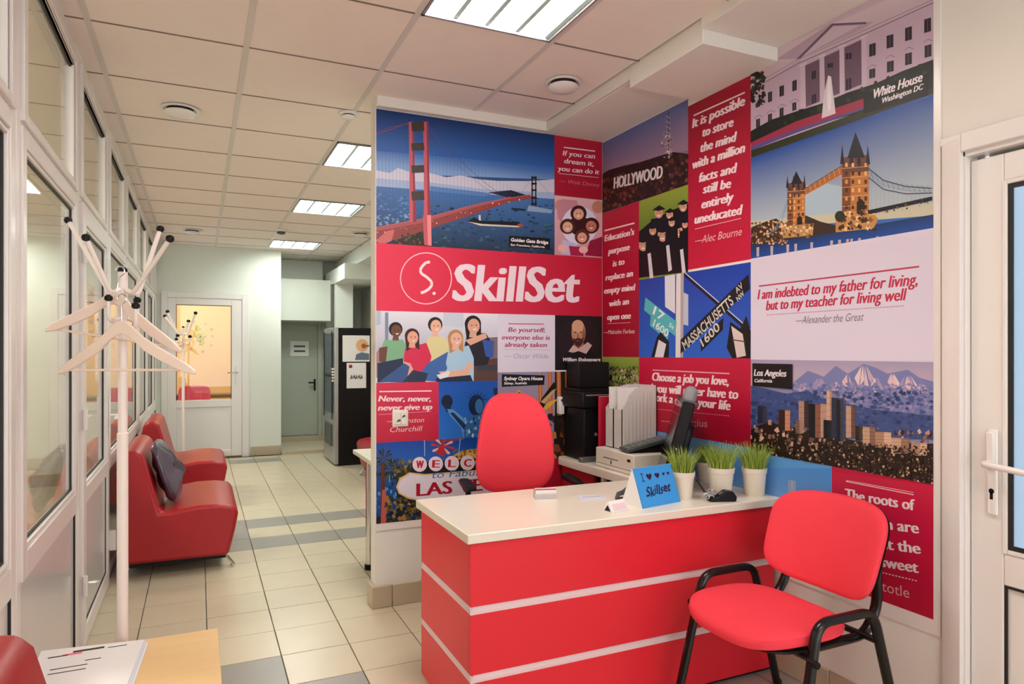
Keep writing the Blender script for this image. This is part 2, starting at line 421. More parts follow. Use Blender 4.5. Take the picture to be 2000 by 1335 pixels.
def bay(n, y0, y1, door=False):
    o = bpy.data.objects.new(('door_1' if door else 'window_%d' % n), None); COL.objects.link(o)
    struct(o, 'white glazed door leaf in the left partition with a white lower panel' if door else 'white framed glazed bay %s' % {1: 'nearest the viewpoint', 2: 'beside the coat stand base', 3: 'behind the nearer red armchair', 4: 'between the two red armchairs', 5: 'behind the farther red armchair', 6: 'second from the far wall', 7: 'touching the far wall', 0: 'beside the near armchair'}.get(n, 'of the partition'))
    X = XL
    f = 0.045
    # outer frame
    rects = frame_rects(y0 + 0.003, y1 - 0.003, 0.0, 2.688, f, wt=0.05, wb=0.05 if not door else 0.001)
    rects.append((y0 + f, y1 - f, 2.035, 2.085))
    bars(rects, X - PT - 0.02, X).build('window_frame' if not door else 'door_frame', M['pvc'], o, bevel=0.004)
    # dark joint between neighbouring frames
    box(X - PT - 0.02, X - 0.002, y1 - 0.0025, y1 + 0.0025, 0.0, 2.688).build('joint', M['seal'], o)
    # sash top
    t0, t1 = y0 + f + 0.004, y1 - f - 0.004
    s = 0.058
    bars(frame_rects(t0, t1, 2.052, 2.650, 0.05, wb=0.03), X - PT, X + 0.012).build('sash', M['pvc'], o, bevel=0.004)
    pane_set(o, t0 + 0.062, t1 - 0.062, 2.085, 2.575)
    bars(frame_rects(t0 + 0.05, t1 - 0.05, 2.07, 2.60, 0.025), X - PT, X + 0.004).build('inner_sash', M['pvc'], o, bevel=0.003)
    zl = 0.74
    if door:
        d0, d1 = t0 + 0.004, t1
        lf = bars([(d0, d0 + 0.085, 0.012, 2.03), (d1 - 0.085, d1, 0.012, 2.03), (d0 + .085, d1 - .085, 1.94, 2.03), (d0 + .085, d1 - .085, 0.012, 0.10), (d0 + .085, d1 - .085, 0.655, 0.735)], X - 0.045, X + 0.016).build('door_leaf', M['pvc'], o, bevel=0.004)
        pane_set(o, d0 + 0.10, d1 - 0.10, 0.75, 1.925, X=X + 0.004)
        bars(frame_rects(d0 + 0.085, d1 - 0.085, 0.10, 0.655, 0.006), X, X + 0.008).build('gasket', M['seal'], o)
        box(X - 0.02, X + 0.004, d0 + 0.09, d1 - 0.09, 0.105, 0.65).build('lower_panel', M['pvcgrey'], o)
        h = box(X + 0.016, X + 0.026, d1 - 0.06, d1 - 0.028, 0.88, 1.10).build('handle_plate', M['pvc'], o, bevel=0.004)
        MB().tube(rounded([(X + 0.02, d1 - 0.045, 0.99), (X + 0.065, d1 - 0.045, 0.99), (X + 0.065, d1 - 0.165, 0.985)], 0.02), 0.009, 10).build('door_handle', M['pvc'], o, smooth=True)
        for z in (0.30, 1.05, 1.80): MB().tube([(X + 0.022, d0 - 0.004, z - 0.045), (X + 0.022, d0 - 0.004, z + 0.045)], 0.011, 10).build('hinge', M['pvc'], o, smooth=True)
    else:
        bars(frame_rects(y0 + f, y1 - f, 0.66, 2.037, 0.055, wb=0.085), X - PT, X + 0.008).build('sash', M['pvc'], o, bevel=0.004)
        pane_set(o, y0 + f + 0.07, y1 - f - 0.07, 0.765, 1.965)
        bars(frame_rects(y0 + f, y1 - f, 0.05, 0.66, 0.012), X - 0.012, X - 0.001).build('panel_bead', M['pvc'], o)
        bars([(y1 - f - 0.018, y1 - f - 0.013, 0.06, 0.655)], X - 0.014, X - 0.0005).build('gasket', M['seal'], o)
        box(X - 0.03, X - 0.008, y0 + f, y1 - f, 0.05, 0.66).build('lower_panel', M['pvcgrey'], o)
    return o
edges = [0.20, 1.31, 2.435, 3.55, 4.62, 5.70, 6.80, 7.90, 8.95, 9.50]
bay(8, edges[0], edges[1]); bay(1, edges[1], edges[2]); bay(2, edges[2], edges[3])
door_1 = bay(0, edges[3], edges[4], door=True)
for i in range(4, 9): bay(i - 1, edges[i], edges[i + 1])
struct(box(XL - 0.055, XL, -2.5, 0.20, 0, 2.80).build('wall_left', M['wall']))
struct(box(XL - 0.05, XL, 0.2, 9.5, 2.688, 2.80).build('trim_5', M['wall']))
# door stop box on the lock side of the glazed door
sb = box(XL + 0.0, XL + 0.045, 4.615, 4.665, 0.19, 0.31).build('strike_box', M['pvc'], door_1, bevel=0.005)
# ---- the room behind the partition
struct(MB().box(-3.2, XL - 0.055, 8.2, 8.3, 0, 2.8).build('wall_office', M['wallroom']), 'cream wall seen through the glazed partition')
struct(MB().box(-3.3, -3.2, -2.6, 8.3, 0, 2.8).build('wall_office_side', M['wallroom']))
struct(box(-3.2, XL - 0.055, 8.185, 8.2, 0.0, 0.12).build('baseboard_office', M['btile']))
struct(box(-3.2, XL - 0.055, -2.5, 8.2, 2.70, 2.72).build('ceiling_office', M['wallroom']))
struct(box(-3.2, XL - 0.055, -2.5, 8.2, -0.004, 0.0).build('floor_office', mat('office_floor', (0.62, 0.55, 0.42), 0.35)))

# ------------------------------------------------------------------ ceiling lights
def ceiling_light(x0, y0, m, label):
    o = thing('ceiling_light', label, 'ceiling light', (x0 + 0.3, y0 + 0.3, ZC))
    a, b = x0 + 0.014, x0 + 0.586; c, d = y0 + 0.010, y0 + 0.590
    MB().box(a, b, c, c + 0.012, 2.688, 2.76).box(a, b, d - 0.012, d, 2.688, 2.76).box(a, a + 0.010, c, d, 2.688, 2.76).box(b - 0.010, b, c, d, 2.688, 2.76).box(a, b, c, d, 2.755, 2.765).build('housing', M['silver'], o)
    w = (b - a - 0.02) / 4
    for k in range(4):
        p = a + 0.01 + k * w
        box(p + 0.006, p + w - 0.024, c + 0.012, d - 0.012, 2.722, 2.726).build('lamp_tube', m, o)
        MB().prism([(p + w - 0.026, 2.75), (p + w - 0.020, 2.700), (p + w + 0.000, 2.700), (p + w + 0.006, 2.75)], c + 0.012, d - 0.012).build('louvre', M['lampmirror'], o)
    return o
ceiling_light(0.788, 2.0245, M['lampnear'], 'square recessed ceiling light above the reception counter')
ceiling_light(0.788, 4.4245, M['lampfar'], 'recessed ceiling light just beyond the printed partition wall end')
ceiling_light(0.788, 6.2245, M['lampfar'], 'middle recessed corridor light between two others')
ceiling_light(0.788, 8.6245, M['lampfar'], 'farthest recessed ceiling light near the white far wall')
ceiling_light(0.788, -0.3755, M['lampnear'], 'recessed ceiling light behind the viewpoint')
def added_room_light(x, y, m, label):  # unseen lamps added to light the rooms behind the glass
    o = thing('ceiling_light', label, 'ceiling light', (x, y, 2.7))
    box(x - 0.3, x + 0.3, y - 0.3, y + 0.3, 2.688, 2.70).build('housing', M['silver'], o)
    box(x - 0.28, x + 0.28, y - 0.28, y + 0.28, 2.684, 2.688).build('diffuser', m, o)
added_room_light(-1.9, 3.0, M['lampadded'], 'unseen square light added to brighten the room behind the glazed partition')
added_room_light(-1.5, 6.6, M['lampadded'], 'farther unseen light added to brighten the room behind the glazed partition')

# round ceiling vents
def vent(u, v, r, label, drop=0.028):
    p = at(u, v, z=ZC)
    o = thing('ceiling_vent', label, 'air vent', (p.x, p.y, ZC))
    MB().lathe([(r * 1.12, -0.001), (r * 1.16, -0.006), (r * 0.98, -0.010), (r * 0.80, -0.004), (r * 0.8, 0.02)], (0, 0, 0), 32).build('collar', M['pvc'], o, smooth=True, local=True)
    MB().lathe([(r * 0.78, 0.0), (r * 0.78, -0.02)], (0, 0, 0), 28).build('throat', M['seal'], o, local=True)
    MB().lathe([(r * 0.3, -drop * 0.6), (r * 0.94, -drop * 0.75), (r * 0.98, -drop), (r * 0.8, -drop - 0.012), (r * 0.3, -drop - 0.018), (0.004, -drop - 0.02)], (0, 0, 0), 32).build('disc', M['pvc'], o, smooth=True, local=True)
vent(1100, 160, 0.078, 'round white air vent above the reception counter', 0.030)
vent(352, 212, 0.085, 'round white air vent left in the ceiling above the coat stand')
vent(375, 449, 0.085, 'round air vent near the far end of the corridor ceiling')
vent(704, 455, 0.085, 'round air vent beside the printed wall edge, far down the corridor')
p = at(681, 221, z=ZC)
sd = thing('smoke_detector', 'small round white smoke detector by the upper corner of the printed wall', 'smoke detector', (p.x, p.y, ZC))
MB().lathe([(0.052, 0), (0.052, -0.008), (0.046, -0.012)], (0, 0, 0), 24).build('base', M['pvc'], sd, smooth=True, local=True)
MB().lathe([(0.034, -0.010), (0.034, -0.020)], (0, 0, 0), 24).build('chamber', M['seal'], sd, local=True)
MB().lathe([(0.040, -0.019), (0.038, -0.026), (0.02, -0.032), (0.003, -0.033)], (0, 0, 0), 24).build('cap', M['pvc'], sd, smooth=True, local=True)
p = at(549, 449, z=ZC)
sd = thing('smoke_detector', 'small dark smoke detector beside the farthest corridor light', 'smoke detector', (p.x, p.y, ZC))
MB().lathe([(0.06, 0), (0.055, -0.02)], (0, 0, 0), 24).build('base', M['pvc'], sd, smooth=True, local=True)
MB().lathe([(0.045, -0.02), (0.045, -0.04), (0.02, -0.05)], (0, 0, 0), 24).build('cap', M['dgrey'], sd, smooth=True, local=True)

# ------------------------------------------------------------------ white door in the right wall
d2 = bpy.data.objects.new('door_2', None); COL.objects.link(d2)
struct(d2, 'white glazed door at the right edge with a pale blue pane and a lever handle')
X = XR
# architrave (proud of the wall), jamb, leaf set back
MB().prism([(X - 0.014, 1.470), (X, 1.476), (X, 1.405), (X - 0.022, 1.405)], 0, 2.045, 'z').build('architrave', M['pvc'], d2, bevel=0.002)
MB().box(X - 0.020, X, 0.36, 1.405, 2.000, 2.062).box(X - 0.016, X, 1.405, 1.475, 2.035, 2.062).build('architrave', M['pvc'], d2, bevel=0.003)
MB().box(X - 0.004, X + 0.06, 1.398, 1.4095, 0, 2.010).box(X - 0.004, X + 0.06, 0.42, 1.408, 1.985, 2.010).build('door_frame', M['pvc'], d2, bevel=0.002)
box(X + 0.0, X + 0.004, 1.4055, 1.4085, 0, 2.0).build('gasket', M['seal'], d2)
Lx = X + 0.018
bars([(1.296, 1.396, 0.01, 1.972), (0.45, 0.56, 0.01, 1.972), (0.56, 1.296, 1.886, 1.972), (0.56, 1.296, 0.01, 0.10), (0.56, 1.296, 0.630, 0.728)], Lx, Lx + 0.06).build('door_leaf', M['pvc'], d2, bevel=0.004)
bars(frame_rects(0.572, 1.286, 0.742, 1.874, 0.014), Lx + 0.004, Lx + 0.012).build('gasket', M['seal'], d2)
bars(frame_rects(0.558, 1.300, 0.728, 1.888, 0.014), Lx - 0.003, Lx + 0.02).build('glazing_bead', M['pvc'], d2, bevel=0.003)
box(Lx + 0.008, Lx + 0.02, 0.572, 1.286, 0.742, 1.874).build('pane', M['frost'], d2)
bars(frame_rects(0.56, 1.296, 0.10, 0.630, 0.008), Lx + 0.003, Lx + 0.01).build('gasket', M['seal'], d2)
box(Lx + 0.012, Lx + 0.03, 0.56, 1.296, 0.10, 0.63).build('lower_panel', M['pvc'], d2)
yh = 1.325
hp = box(Lx - 0.012, Lx, yh - 0.016, yh + 0.016, 0.842, 1.112).build('handle_plate', M['pvc'], d2, bevel=0.006)
box(Lx - 0.022, Lx - 0.010, yh - 0.013, yh + 0.013, 0.985, 1.105).build('handle_rose', M['pvc'], hp, bevel=0.005)
MB().lathe([(0.008, -0.0008), (0.008, 0.0006)], (Lx - 0.012, yh, 0.918), 16, 'x').box(Lx - 0.0128, Lx - 0.0115, yh - 0.0045, yh + 0.0045, 0.892, 0.915).build('keyhole', M['black'], hp)
MB().tube(rounded([(Lx - 0.01, yh + 0.004, 1.005), (Lx - 0.052, yh + 0.004, 1.005), (Lx - 0.055, yh - 0.135, 0.995)], 0.018), 0.0105, 12).build('door_handle', M['pvc'], d2, smooth=True)
bars([(1.388, 1.445, 0, 2.06), (0.42, 0.458, 0, 2.06), (0.458, 1.374, 1.964, 2.06)], X + 0.079, X + 0.11).build('rebate', M['pvc'], d2)
bars([(0.458, 1.374, 0.0, 0.02)], X + 0.079, X + 0.11).build('threshold', M['pvc'], d2)

# ------------------------------------------------------------------ far glazed door with the warm room behind
d3 = bpy.data.objects.new('door_3', None); COL.objects.link(d3)
struct(d3, 'white half glazed door in the far wall showing a warm yellow room')
Y = YF
MB().box(-0.43, -0.36, Y - 0.03, Y, 0, 2.10).box(0.50, 0.585, Y - 0.03, Y, 0, 2.10).box(-0.36, 0.50, Y - 0.03, Y, 2.03, 2.10).build('door_frame', M['pvc'], d3, bevel=0.004)
MB().box(-0.36, -0.265, Y - 0.02, Y + 0.04, 0.02, 2.03).box(0.375, 0.50, Y - 0.02, Y + 0.04, 0.02, 2.03).box(-0.265, 0.375, Y - 0.02, Y + 0.04, 1.945, 2.03).box(-0.265, 0.375, Y - 0.02, Y + 0.04, 0.655, 0.745).box(-0.265, 0.375, Y - 0.02, Y + 0.04, 0.02, 0.10).build('door_leaf', M['pvc'], d3, bevel=0.004)
MB().box(-0.265, -0.258, Y - 0.012, Y - 0.004, 0.745, 1.945).box(0.368, 0.375, Y - 0.012, Y - 0.004, 0.745, 1.945).box(-0.258, 0.368, Y - 0.012, Y - 0.004, 1.938, 1.945).build('gasket', M['seal'], d3)
box(-0.265, 0.375, Y, Y + 0.006, 0.745, 1.945).build('pane', M['glass'], d3)
MB().box(-0.265, -0.255, Y - 0.012, Y - 0.002, 0.10, 0.655).box(0.365, 0.375, Y - 0.012, Y - 0.002, 0.10, 0.655).box(-0.255, 0.365, Y - 0.012, Y - 0.002, 0.645, 0.655).build('panel_bead', M['pvcgrey'], d3)
box(-0.265, 0.375, Y - 0.006, Y + 0.02, 0.10, 0.655).build('lower_panel', M['pvc'], d3)
box(0.425, 0.455, Y - 0.032, Y - 0.02, 0.94, 1.17).build('handle_plate', M['pvc'], d3, bevel=0.004)
MB().tube(rounded([(0.44, Y - 0.025, 1.09), (0.44, Y - 0.07, 1.09), (0.33, Y - 0.07, 1.085)], 0.02), 0.009, 8).build('door_handle', M['chrome'], d3, smooth=True)
# warm room
struct(MB().box(-1.2, 0.863, 11.8, 11.9, 0, 2.8).box(-1.3, -1.2, YF + 0.12, 11.9, 0, 2.8).box(0.843, 0.8625, YF + 0.12, 11.8, 0, 2.8).build('wall_warm_room', M['warmwall']), 'warm yellow walls seen through the far door')
struct(box(-1.2, 0.86, YF + 0.12, 11.8, 2.70, 2.72).build('ceiling_warm_room', M['wallroom']))
struct(box(-1.2, 0.86, YF + 0.12, 11.8, -0.004, 0.0).build('floor_warm_room', M['ftile']))
added_room_light(-0.1, 10.7, M['lampaddedwarm'], 'unseen square light added for the glow in the warm room behind the far door')  # lamp out of view, added to give this room its warm glow
box(0.45, 0.86, 11.79, 11.80, 1.30, 2.2).build('trim_6', M['wallroom'])['kind'] = 'structure'
bpy.data.objects['trim_6']['label'] = 'pale square on the warm yellow wall'
# wall stickers
def sticker_mesh(u, v, r):
    p = at(u, v, y=11.79); mb = MB()
    for k in range(5):
        a = 2 * math.pi * k / 5
        q_ = [(p.x, p.z), (p.x + r * 0.45 * math.cos(a - .5), p.z + r * .45 * math.sin(a - .5)), (p.x + r * math.cos(a), p.z + r * math.sin(a)), (p.x + r * 0.45 * math.cos(a + .5), p.z + r * .45 * math.sin(a + .5))]
        mb.prism(q_, p.y - 0.002, p.y)
    return mb
p = at(390, 657, y=11.79)
wsn = thing('wall_sticker', 'lime green leafy sticker on the warm wall seen through the far door', 'wall sticker', (p.x, p.y, p.z))
for (u, v, r) in ((387, 641, 5), (383, 652, 6), (395, 655, 7), (394, 668, 6), (390, 661, 6)):
    sticker_mesh(u, v, r * 0.0105).build('leaf', M['lime'], wsn)
for (u, v, r, lab) in ((396, 686, 3, 'lowest'), (413, 643, 3, 'upper right'), (379, 628, 2, 'uppermost left'), (373, 680, 2, 'lower left'), (415, 656, 2, 'rightmost'), (412, 674, 2.4, 'lower right'), (402, 632, 2, 'uppermost right')):
    tag(sticker_mesh(u, v, r * 0.011).build('wall_sticker', M['tan']), 'small tan wall sticker %s of the lime one' % {'lowest': 'straight below, the lowest,', 'upper right': 'up and to the right', 'uppermost left': 'above and left', 'lower left': 'below and left', 'rightmost': 'farthest right', 'lower right': 'below and right', 'uppermost right': 'just above'}[lab], 'wall sticker')
t = thing('desk', 'dark narrow table edge in the warm room behind the far door', 'table', (0.05, 10.7, 0))
box(-0.35, 0.75, 10.55, 11.0, 0.70, 0.745).build('table_top', mat('brown_table', (0.13, 0.085, 0.05), 0.4), t)
for x in (-0.3, 0.7): box(x - 0.02, x + 0.02, 10.6, 10.64, 0, 0.70).build('leg', M['black'], t)
t = thing('plastic_chair', 'pink chair back seen through the pane of the far door', 'chair', (-0.07, 10.25, 0))
p0, p1 = at(348, 786, y=10.2), at(411, 749, y=10.2)
MB().pad(p1.x - p0.x, 0.36, 0.05, lambda x, y, z: ((p0.x + p1.x) / 2 + x, 10.2 + z - 0.06 * (2 * x / (p1.x - p0.x)) ** 2, 0.72 + y), 5).build('backrest', M['pinkp'], t, smooth=True)
MB().pad(0.44, 0.42, 0.05, lambda x, y, z: (-0.06 + x, 9.95 + y, 0.45 + z), 5).build('seat', M['pinkp'], t, smooth=True)
for x in (-0.22, 0.10):
    for y in (9.8, 10.15): MB().tube([(x, y, 0), (x * 0.8 - 0.01, y, 0.45)], 0.012, 8).build('leg', M['chrome'], t)

# ------------------------------------------------------------------ recess at the corridor end: steps, lintel, grey door
struct(box(0.985, 2.25, 9.42, 10.38, -0.004, 0.045).build('trim_7', M['ftile']), 'low tiled step in the recess')
struct(box(0.985, 2.25, 9.405, 9.42, 0.0, 0.043).build('trim_8', M['btile']), 'riser of the low tiled step')
struct(box(0.985, 2.25, 10.38, 10.5, 0.0, 0.12).build('trim_9', M['btile']), 'second step below the grey door')
struct(MB().box(0.983, 2.26, 10.50, 10.62, 0.0, 2.8).build('wall_recess', M['wallfar']), 'back wall of the recess')
struct(box(0.985, 1.72, 9.95, 10.50, 1.795, 2.372).build('trim_10', M['wallfar']), 'pale boxed lintel above the grey door')
struct(box(0.985, 1.66, 10.35, 10.50, 2.372, 2.69).build('trim_11', M['wallfar']), 'upper pale box above the lintel')
d4 = bpy.data.objects.new('door_4', None); COL.objects.link(d4)
struct(d4, 'plain grey green door at the end of the recess')
MB().box(0.99, 1.05, 10.44, 10.50, 0.12, 1.795).box(1.60, 1.66, 10.42, 10.50, 0.12, 1.795).box(1.05, 1.60, 10.44, 10.50, 1.75, 1.795).build('door_frame', M['grey'], d4, bevel=0.004)
box(1.05, 1.60, 10.46, 10.50, 0.125, 1.75).build('door_leaf', M['grey'], d4, bevel=0.003)
box(1.545, 1.57, 10.45, 10.46, 0.78, 0.95).build('handle_plate', M['black'], d4)
MB().tube(rounded([(1.557, 10.455, 0.90), (1.557, 10.40, 0.90), (1.46, 10.40, 0.90)], 0.02), 0.011, 8).build('door_handle', M['black'], d4, smooth=True)
pn = box(0, 0.26, -0.003, 0, 0, 0.22).build('paper_notice', M['paper']); p = at(567, 695, y=10.455); pn.location = p
tag(pn, 'white paper notice on the grey green door', 'notice')
for k in range(2):
    box(0.05, 0.21, -0.0045, -0.003, 0.06 + 0.07 * k, 0.085 + 0.07 * k).build('print_line', M['dgrey'], pn, local=True)
# beams and pipe on the right of the recess
struct(MB().box(1.86, 2.25, 6.6, 10.5, 2.50, 2.78).build('trim_12', M['wallfar']), 'pale beam along the ceiling of the far corridor')
struct(MB().box(1.70, 2.25, 8.9, 10.5, 2.30, 2.50).build('trim_13', M['wallfar']), 'lower pale beam at the recess')
struct(MB().box(1.72, 1.95, 9.6, 10.5, 0.045, 2.30).build('trim_14', M['wallfar']), 'pale pilaster right of the grey door')
struct(MB().tube([(1.69, 9.75, 0.05), (1.69, 9.75, 2.30)], 0.022, 12).build('trim_15', mat('dark_pipe', (0.12, 0.11, 0.09), 0.5)), 'dark vertical pipe right of the grey door')

# ------------------------------------------------------------------ vending machine
vm = thing('vending_machine', 'tall black vending machine with a silver front edge at the corridor end', 'vending machine', (1.83, 8.62, 0))
box(1.50, 2.20, 8.23, 8.98, 0.0, 1.64).build('cabinet', M['black'], vm, bevel=0.006)
MB().box(1.455, 1.50, 8.225, 8.99, 0.02, 1.645).build('door_rim', M['silver'], vm, bevel=0.005)
box(1.440, 1.457, 8.30, 8.90, 0.62, 1.58).build('display_window', M['frost'], vm)
MB().box(1.435, 1.441, 8.30, 8.34, 0.55, 1.60).box(1.435, 1.441, 8.86, 8.90, 0.55, 1.60).box(1.435, 1.441, 8.34, 8.86, 1.05, 1.08).build('window_trim', M['black'], vm)
box(1.437, 1.457, 8.38, 8.84, 0.22, 0.48).build('flap', M['dgrey'], vm, bevel=0.004)
for k in range(5): box(1.430, 1.456, 8.27, 8.29, 1.0 + 0.035 * k, 1.022 + 0.035 * k).build('button', M['boxw'], vm)
def flat_paper(name, u0, v0, u1, v1, y, label, cat):
    p0, p1 = at(u0, v0, y=y), at(u1, v1, y=y)
    o = box(0, p1.x - p0.x, -0.002, 0, 0, p1.z - p0.z).build(name, M['paper']); o.location = p0
    return tag(o, label, cat), p1.x - p0.x, p1.z - p0.z
o, w, h = flat_paper('poster', 669, 706, 722, 655, 8.222, 'landscape poster with a picture of a dish on the side of the black machine', 'poster')
MB().lathe([(0.075, 0), (0.075, -0.002)], (w * 0.72, -0.002, h * 0.62), 24, 'y').build('picture_dish', mat('orange_print', (0.75, 0.42, 0.2), 0.5), o, local=True)
MB().lathe([(0.030, 0), (0.030, -0.003)], (w * 0.78, -0.002, h * 0.60), 20, 'y').box(w * .8, w * .98, -0.004, -0.002, h * .58, h * .62).build('picture_spoon', mat('brown_print', (0.30, 0.10, 0.04), 0.5), o, local=True)
MB().add([(w * .45, -0.003, 0.02), (w * .98, -0.003, 0.02), (w * .98, -0.003, h * .3), (w * .7, -0.003, h * .36), (w * .5, -0.003, h * .28)], [(0, 1, 2, 3, 4)]).build('picture_plate', mat('slate_print', (0.12, 0.16, 0.24), 0.5), o, local=True)
o, w, h = flat_paper('paper_notice', 677, 758, 715, 708, 8.222, 'white sheet with dark handwriting below the poster on the black machine', 'notice')
mb = MB()
for k in range(5):
    mb.tube([(w * (0.2 + 0.13 * k), -0.003, h * (0.36 + 0.05 * (k % 2))), (w * (0.24 + 0.13 * k), -0.003, h * 0.52), (w * (0.29 + 0.13 * k), -0.003, h * 0.38)], 0.006, 5)
mb.build('handwriting', M['black'], o, local=True)
MB().lathe([(0.022, 0), (0.022, -0.001)], (w * 0.2, -0.002, h * 0.86), 16, 'y').build('emblem', mat('dark_red_print', (0.3, 0.02, 0.03), 0.5), o, local=True)

# ------------------------------------------------------------------ red armchairs
PROFILE = [(-0.40, 0.095), (-0.455, 0.60), (-0.425, 0.745), (-0.385, 0.772), (-0.335, 0.768), (-0.305, 0.735), (-0.274, 0.622), (-0.214, 0.392), (-0.15, 0.392), (-0.016, 0.412), (0.10, 0.412), (0.185, 0.398), (0.218, 0.372), (0.222, 0.345), (0.205, 0.25), (0.166, 0.09)]
def armchair(loc, rot, label, L=0.90):
    """profile in local x (depth) and z, length along local y starting at 0"""
    o = thing('armchair', label, 'armchair', loc, rot, None)
    MB().prism(PROFILE, 0, L).build('upholstered_body', M['leather'], o, bevel=0.022, local=True, seg=3)
    MB().prism([(-0.38, 0.07), (0.15, 0.07), (0.15, 0.096), (-0.38, 0.096)], 0.03, L - 0.03).build('underframe', M['black'], o, local=True)
    seam = MB().tube([(-0.212, 0.02, 0.393), (-0.212, L - 0.02, 0.393)], 0.004, 6)
    seam.build('seam', M['leather'], o, local=True)
    for y in (0.06, L - 0.06):
        for x, s in ((0.125, 1), (-0.34, -1)):
            MB().tube(rounded([(x - 0.05 * s, y, 0.094), (x + 0.02 * s, y, 0.088), (x + 0.075 * s, y, 0.012), (x + 0.055 * s, y, 0.008)], 0.03), 0.0095, 8, flat=1.6).build('leg', M['chrome'], o, smooth=True, local=True)
    return o
armchair((0, 4.60, 0), 0, 'nearer red leatherette armchair with a shiny dark cushion, against the glazed partition')
armchair((0, 6.45, 0), 0, 'farther red leatherette armchair against the partition, next to the far door')
armchair((-0.01, 0.86, 0), 0, 'red leatherette armchair cut off at the lower left corner beside the magazine', 0.88)
armchair((1.79, 7.55, 0), math.pi, 'red leatherette armchair half hidden behind the printed wall, before the black machine', 0.9)
# cushions
def cushion(c, rx, ry, rz, label, s=0.40):
    o = MB().pad(s, s, 0.11, lambda x, y, z: (x, y, z * (1.45 - 1.1 * max(abs(x), abs(y)) / (s / 2)) * (1 + 0.16 * math.sin(38 * x + 21 * y) + 0.12 * math.sin(55 * y - 17 * x))), 3.6, 44).build('cushion', M['cushion'], None, smooth=True)
    o.location = c; o.rotation_euler = (rx, ry, rz)
    rim = []
    for j in range(49):
        th = 2 * math.pi * j / 48; cx, sy = math.cos(th), math.sin(th)
        rim.append((math.copysign(abs(cx) ** (2 / 3.6), cx) * s / 2, math.copysign(abs(sy) ** (2 / 3.6), sy) * s / 2, 0))
    MB().tube(rim, 0.004, 6).build('piping', M['cushion'], o, local=True)
    return tag(o, label, 'cushion')
cushion((-0.190, 4.90, 0.600), 0, R(72), R(-4), 'shiny dark grey purple cushion leaning on the nearer red armchair')
cushion((1.92, 7.1, 0.61), 0, R(-66), R(0), 'dark patterned cushion on the red armchair behind the printed wall', 0.36)

# ------------------------------------------------------------------ white table behind the printed wall
t = thing('side_table', 'white topped table with chrome legs behind the printed wall', 'table', (1.4, 4.05, 0))
box(0.905, 1.90, 3.72, 4.46, 0.695, 0.722).build('table_top', M['worktop'], t, bevel=0.003)
for x in (0.965, 1.82):
    for y in (3.80, 4.25):
        l = MB().tube([(x, y, 0.03), (x, y, 0.695)], 0.024, 16).build('leg', M['chrome'], t, smooth=True)
        MB().lathe([(0.03, 0), (0.03, 0.03), (0.026, 0.034)], (x, y, 0), 16).build('foot', M['black'], l)
box(0.95, 1.85, 3.79, 3.81, 0.64, 0.695).build('rail', M['chrome'], t)

# ------------------------------------------------------------------ coat stands
def coat_stand(px, py, tips, hooks, top, rp, label, base_r=0.20, rb=0.011):
    o = thing('coat_stand', label, 'coat stand', (px, py, 0))
    MB().lathe([(base_r, 0), (base_r, 0.012), (base_r * 0.9, 0.022), (rp * 1.3, 0.03), (rp * 1.3, 0.06)], (px, py, 0), 40).build('base', M['whitem'], o, smooth=True)
    MB().tube([(px, py, 0.03), (px, py, top * 0.68), (px, py, top * 0.682), (px, py, top)], [rp * 1.12, rp * 1.12, rp * 0.92, rp * 0.92], 20).build('pole', M['whitem'], o, smooth=True)
    MB().lathe([(rp * 0.98, 0), (rp * 0.98, 0.010), (rp * 0.5, 0.016)], (px, py, top - 0.004), 20).build('cap', M['black'], o, smooth=True)
    for T in tips:
        T = Vector(T); d = Vector((T.x - px, T.y - py, 0)); n = d.normalized()
        a = Vector((px, py, 0)) + n * rp * 0.8; zb = top - 0.075
        pts = rounded([(a.x, a.y, zb + 0.015), (a.x + n.x * 0.035, a.y + n.y * 0.035, zb), tuple(T)], 0.05, 5)
        h = MB().tube(pts, rb * 0.62, 10).build('upper_arm', M['whitem'], o, smooth=True)
        dd = (T - Vector(pts[-2])).normalized()
        MB().lathe([(0.004, -rb), (rb * 0.9, -rb * .7), (rb * 1.15, 0), (rb * 0.95, rb * 0.7), (rb * 0.4, rb)], T, 16).build('ball', M['black'], h, smooth=True)
    for T in hooks:
        T = Vector(T); d = Vector((T.x - px, T.y - py, 0)); n = d.normalized(); a = Vector((px, py, 0)) + n * rp * 0.8
        h = MB().tube(rounded([(a.x, a.y, T.z - 0.06), (T.x - n.x * .0, T.y, T.z - 0.075), tuple(T)], 0.04, 5), rb * 0.5, 8).build('coat_hook', M['whitem'], o, smooth=True)
        MB().lathe([(0.003, -rb), (rb, -rb * .5), (rb * 1.1, 0), (rb, rb * 0.5), (rb * 0.4, rb)], T, 16).build('ball', M['black'], h, smooth=True)
    return o
PX, PY = -0.222, 2.488
tipsA = [tuple(at(133, 430, d=2.22)), tuple(at(168, 464, d=2.04)), tuple(at(313, 447, d=2.26)), tuple(at(332, 466, d=2.08))]
hooksA = [tuple(at(212, 582, d=2.10)), tuple(at(268, 586, d=2.24)), tuple(at(265, 597, d=2.08)), tuple(at(230, 590, d=2.26))]
coat_stand(PX, PY, tipsA, hooksA, 1.612, 0.0145, 'tall white coat stand with black ball tips holding wooden hangers, nearest the viewpoint', 0.18)
def far_tip(u, v, d=6.7): return tuple(at(u, v, d=d))
coat_stand(-0.148, 7.62, [tuple(at(382, 611, d=6.86)), tuple(at(327, 608, d=6.8)), tuple(at(322, 617, d=6.95)), tuple(at(368, 627, d=7.0))], [tuple(at(u, v, d=6.8)) for u, v in ((347, 655), (371, 657), (345, 662))], 1.60, 0.0125, 'small white coat stand far away in front of the glazed far door', 0.18, 0.016)

